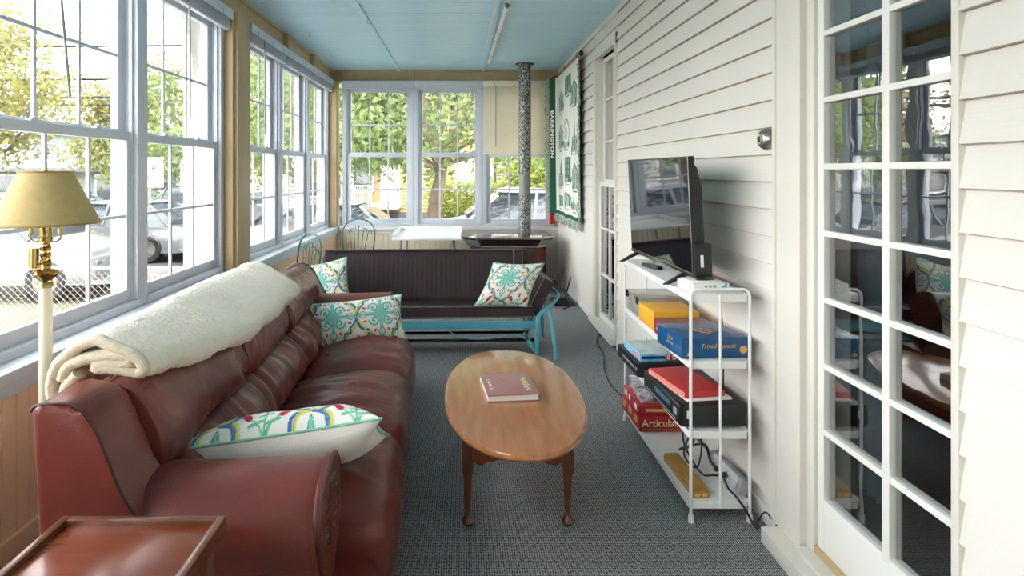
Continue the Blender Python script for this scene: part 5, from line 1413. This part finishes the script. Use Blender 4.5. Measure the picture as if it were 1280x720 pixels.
# white bracketed post of the entry beside the porch
t = thing('entry_post', 'white post with curved bracket just outside the window', 'post', (-2.42, 5.52, GZ))
bm = new(); box(bm, -.09, .09, -.09, .09, 0, 3.75, .012); obj('post_shaft', bm, TRIMW, t)
bm = new(); prism(bm, smoothpts([(-.09, 2.95), (-.16, 3.0), (-.20, 3.15), (-.30, 3.35), (-.48, 3.55), (-.60, 3.62)], 4) + [(-.60, 3.75), (-.09, 3.75)], 'x', -.035, .035, .004); obj('bracket', bm, TRIMW, t)
bm = new(); box(bm, -.13, .13, -.13, .13, 0, .12, .01); box(bm, -.12, .12, -.12, .12, 2.86, 2.94, .01); obj('post_base', bm, TRIMW, t)

# trees
LEAFM = {}
def leaf_mat(name, c1, c2):
    m = bpy.data.materials.new(name); m.use_nodes = True
    nt = m.node_tree; N = nt.nodes; L = nt.links; N.clear()
    out = N.new('ShaderNodeOutputMaterial'); mix = N.new('ShaderNodeMixShader'); mix.inputs[0].default_value = .45
    df = N.new('ShaderNodeBsdfDiffuse'); tl = N.new('ShaderNodeBsdfTranslucent')
    tc = N.new('ShaderNodeTexCoord'); n = N.new('ShaderNodeTexNoise'); n.inputs['Scale'].default_value = 1.7; n.inputs['Detail'].default_value = 5
    r = N.new('ShaderNodeValToRGB'); r.color_ramp.elements[0].position = .35; r.color_ramp.elements[1].position = .65
    r.color_ramp.elements[0].color = (*c1, 1); r.color_ramp.elements[1].color = (*c2, 1)
    L.new(tc.outputs['Object'], n.inputs['Vector']); L.new(n.outputs['Fac'], r.inputs['Fac'])
    L.new(r.outputs['Color'], df.inputs['Color']); L.new(r.outputs['Color'], tl.inputs['Color'])
    L.new(df.outputs[0], mix.inputs[1]); L.new(tl.outputs[0], mix.inputs[2]); L.new(mix.outputs[0], out.inputs['Surface'])
    return m
LYEL = leaf_mat('spring_yellow_leaves', (.17,.165,.045), (.27,.26,.10))
LGRN = leaf_mat('fresh_green_leaves', (.13,.19,.06), (.27,.33,.15))
LHED = leaf_mat('hedge_leaves', (.15,.22,.04), (.34,.36,.10))
BARK = mat('grey_brown_bark', srgb(128, 112, 96), .9, col2=srgb(92, 80, 70), vscale=9, vstretch=(1, 1, .25), bump=.6, bscale=22, bstretch=(1, 1, .3))
def tree(label, loc, h_trunk, r0, spread, nlev, leafm, nleaf, lsize, seed, name='street_tree', group='trees along the street', lean=(0, 0), low=7):
    rg = random.Random(seed); t = thing(name, label, 'tree', loc, 0, group); tips = []
    bmT = new()
    def branch(p, d, l, r, lev):
        pts = [p]; q = p.copy(); dd = d.copy()
        for k in range(4):
            dd = (dd + Vector((rg.uniform(-.18, .18), rg.uniform(-.18, .18), rg.uniform(-.06, .12)))).normalized(); q = q + dd * l / 4; pts.append(q.copy())
            if lev >= nlev - 1: tips.append((q.copy(), l))
        tube(bmT, pts, [r, r * .88, r * .78, r * .7, r * .6], 7 if lev < 2 else 5)
        if lev < nlev:
            for k in range(3 if lev else 4):
                a = rg.uniform(0, 2 * PI); s = rg.uniform(.5, 1.0)
                nd = (dd + Vector((math.cos(a) * s, math.sin(a) * s, rg.uniform(-.1, .35)))).normalized()
                branch(pts[-1] if k < 2 or lev == 0 else pts[2 + rg.randint(0, 1)], nd, l * rg.uniform(.62, .8), r * (.5 if lev else .6), lev + 1)
    branch(Vector((0, 0, 0)), Vector((lean[0], lean[1], 1)).normalized(), h_trunk, r0, 0)
    top = Vector((lean[0], lean[1], 1)).normalized() * h_trunk
    for k in range(low):                                        # low spreading limbs
        a = k * 2 * PI / max(1, low) + rg.uniform(-.3, .3)
        branch(top * rg.uniform(.9, 1.1), Vector((math.cos(a), math.sin(a), rg.uniform(.05, .35))).normalized(), h_trunk * rg.uniform(.45, .65), r0 * .3, nlev - 2)
    obj('trunk', bmT, BARK, t, 50)
    bm = new()
    for k in range(nleaf):
        p, l = tips[rg.randrange(len(tips))]; p = p + Vector((rg.gauss(0, spread), rg.gauss(0, spread), rg.gauss(0, spread * .7)))
        a = Vector((rg.gauss(0, 1), rg.gauss(0, 1), rg.gauss(0, 1))).normalized(); b_ = a.orthogonal().normalized(); s = lsize * rg.uniform(.6, 1.3)
        M = Matrix.Rotation(rg.uniform(0, 6.28), 3, a); b_ = M @ b_; c_ = a.cross(b_)
        v = [bm.verts.new(p + b_ * s), bm.verts.new(p + c_ * s * .5), bm.verts.new(p - b_ * s), bm.verts.new(p - c_ * s * .5)]; bm.faces.new(v)
    obj('crown', bm, leafm, t, 0)
tree('yellow leafed street tree beyond the lamp', (-11.4, 13.0, GZ), 2.4, .20, .42, 4, LYEL, 15000, .075, 3)
tree('yellow leafed street tree further off left', (-17.0, 15.5, GZ), 2.2, .2, .5, 4, LYEL, 11000, .085, 8)
tree('yellow leafed tree in front of the teal building', (-13.0, 24.2, GZ), 2.0, .18, .5, 4, LYEL, 7000, .10, 21)
tree('green tree with thick trunk behind the middle end window', (-.62, 12.4, GZ), 2.25, .19, .40, 4, LGRN, 14000, .075, 14, lean=(.04, 0))
tree('green tree with slanting pale trunk outside the corner window', (-3.9, 13.0, GZ), 2.2, .14, .42, 4, LGRN, 13000, .075, 33, lean=(.3, .1))
tree('green tree seen through the side windows at the corner', (-7.2, 17.2, GZ), 2.2, .16, .5, 4, LGRN, 9000, .10, 41)
tree('leafy yellow green tree behind the white suv', (3.6, 25.2, GZ), 1.2, .14, .5, 4, LHED, 5600, .13, 55)
def hedge(label, loc, w, d_, h, seed, n_):
    rg = random.Random(seed); t = thing('hedge', label, 'hedge', loc, 0)
    bm = new()
    for k in range(n_):
        p = Vector((rg.uniform(-w, w), rg.uniform(-d_, d_), rg.uniform(.05, h) + .06 * math.sin(7 * k)))
        a = Vector((rg.gauss(0, 1), rg.gauss(0, 1), rg.gauss(0, 1))).normalized(); b_ = a.orthogonal().normalized(); c_ = a.cross(b_); s = rg.uniform(.05, .1)
        bm.faces.new([bm.verts.new(q) for q in (p + b_ * s, p + c_ * s * .5, p - b_ * s, p - c_ * s * .5)])
    obj('foliage', bm, LHED, t, 0)
    bm = new()
    for k in range(14):
        x = -w + 2 * w * (k + .5) / 14; tube(bm, [(x, 0, 0), (x + .05, .03, h * .8)], .015, 5)
    obj('stem', bm, BARK, t)
hedge('clipped yellow green hedge behind the white suv', (.15, 24.9, GZ), 1.6, .4, 1.75, 4, 3600)
# overhead lines
for k, (z, y) in enumerate(((6.2, 22.0), (5.0, 22.0), (4.35, 22.0), (4.1, 22.3))):
    bm = new(); tube(bm, [(x, 0, .25 * ((x + 20) / 22) ** 2) for x in np.linspace(-45, 8, 24)], .05, 5)
    o = obj('power_line', bm, RUBBER); o.location = (0, y, z - .2)
    tag(o, ['topmost', 'second highest', 'third highest', 'lowest'][k] + ' of the dark overhead wires across the street', 'wire', 'overhead wires')

# ------------------------------------------------------------------ light, sky, camera
w = bpy.data.worlds.new('sky'); S.world = w; w.use_nodes = True
N = w.node_tree.nodes; L = w.node_tree.links
bg = N['Background']; tc = N.new('ShaderNodeTexCoord'); sp = N.new('ShaderNodeSeparateXYZ'); rp = N.new('ShaderNodeValToRGB')
L.new(tc.outputs['Generated'], sp.inputs[0]); L.new(sp.outputs['Z'], rp.inputs['Fac']); L.new(rp.outputs['Color'], bg.inputs['Color'])
rp.color_ramp.elements[0].position = 0.0; rp.color_ramp.elements[0].color = (1, .985, .96, 1)
rp.color_ramp.elements[1].position = .7; rp.color_ramp.elements[1].color = (.93, .965, 1, 1)
bg.inputs['Strength'].default_value = 3.2
sd = bpy.data.lights.new('sun', 'SUN'); sd.energy = 2.6; sd.angle = R(6); sd.color = (1, .95, .86)
so = bpy.data.objects.new('sun', sd); COL.objects.link(so); so.rotation_euler = Vector((-.45, .35, -1)).to_track_quat('-Z', 'Y').to_euler()

cd = bpy.data.cameras.new('camera'); cam = bpy.data.objects.new('camera', cd); COL.objects.link(cam); S.camera = cam
cam.location = (0, 0, HC); cam.rotation_euler = (R(90), 0, 0)
cd.sensor_width = 36; cd.lens = F / 1280 * 36; cd.shift_x = (640 - CX) / 1280; cd.shift_y = -(360 - CY) / 1280; cd.clip_start = .05; cd.clip_end = 300
S.view_settings.view_transform = 'Standard'; S.view_settings.look = 'None'; S.view_settings.gamma = 1; S.view_settings.use_curve_mapping = False
S.view_settings.exposure = 1.76
S.cycles.max_bounces = 10; S.cycles.diffuse_bounces = 6; S.cycles.glossy_bounces = 4; S.cycles.transparent_max_bounces = 24; S.cycles.transmission_bounces = 4
S.cycles.use_denoising = True; S.cycles.sample_clamp_indirect = 8; S.cycles.caustics_reflective = False; S.cycles.caustics_refractive = False
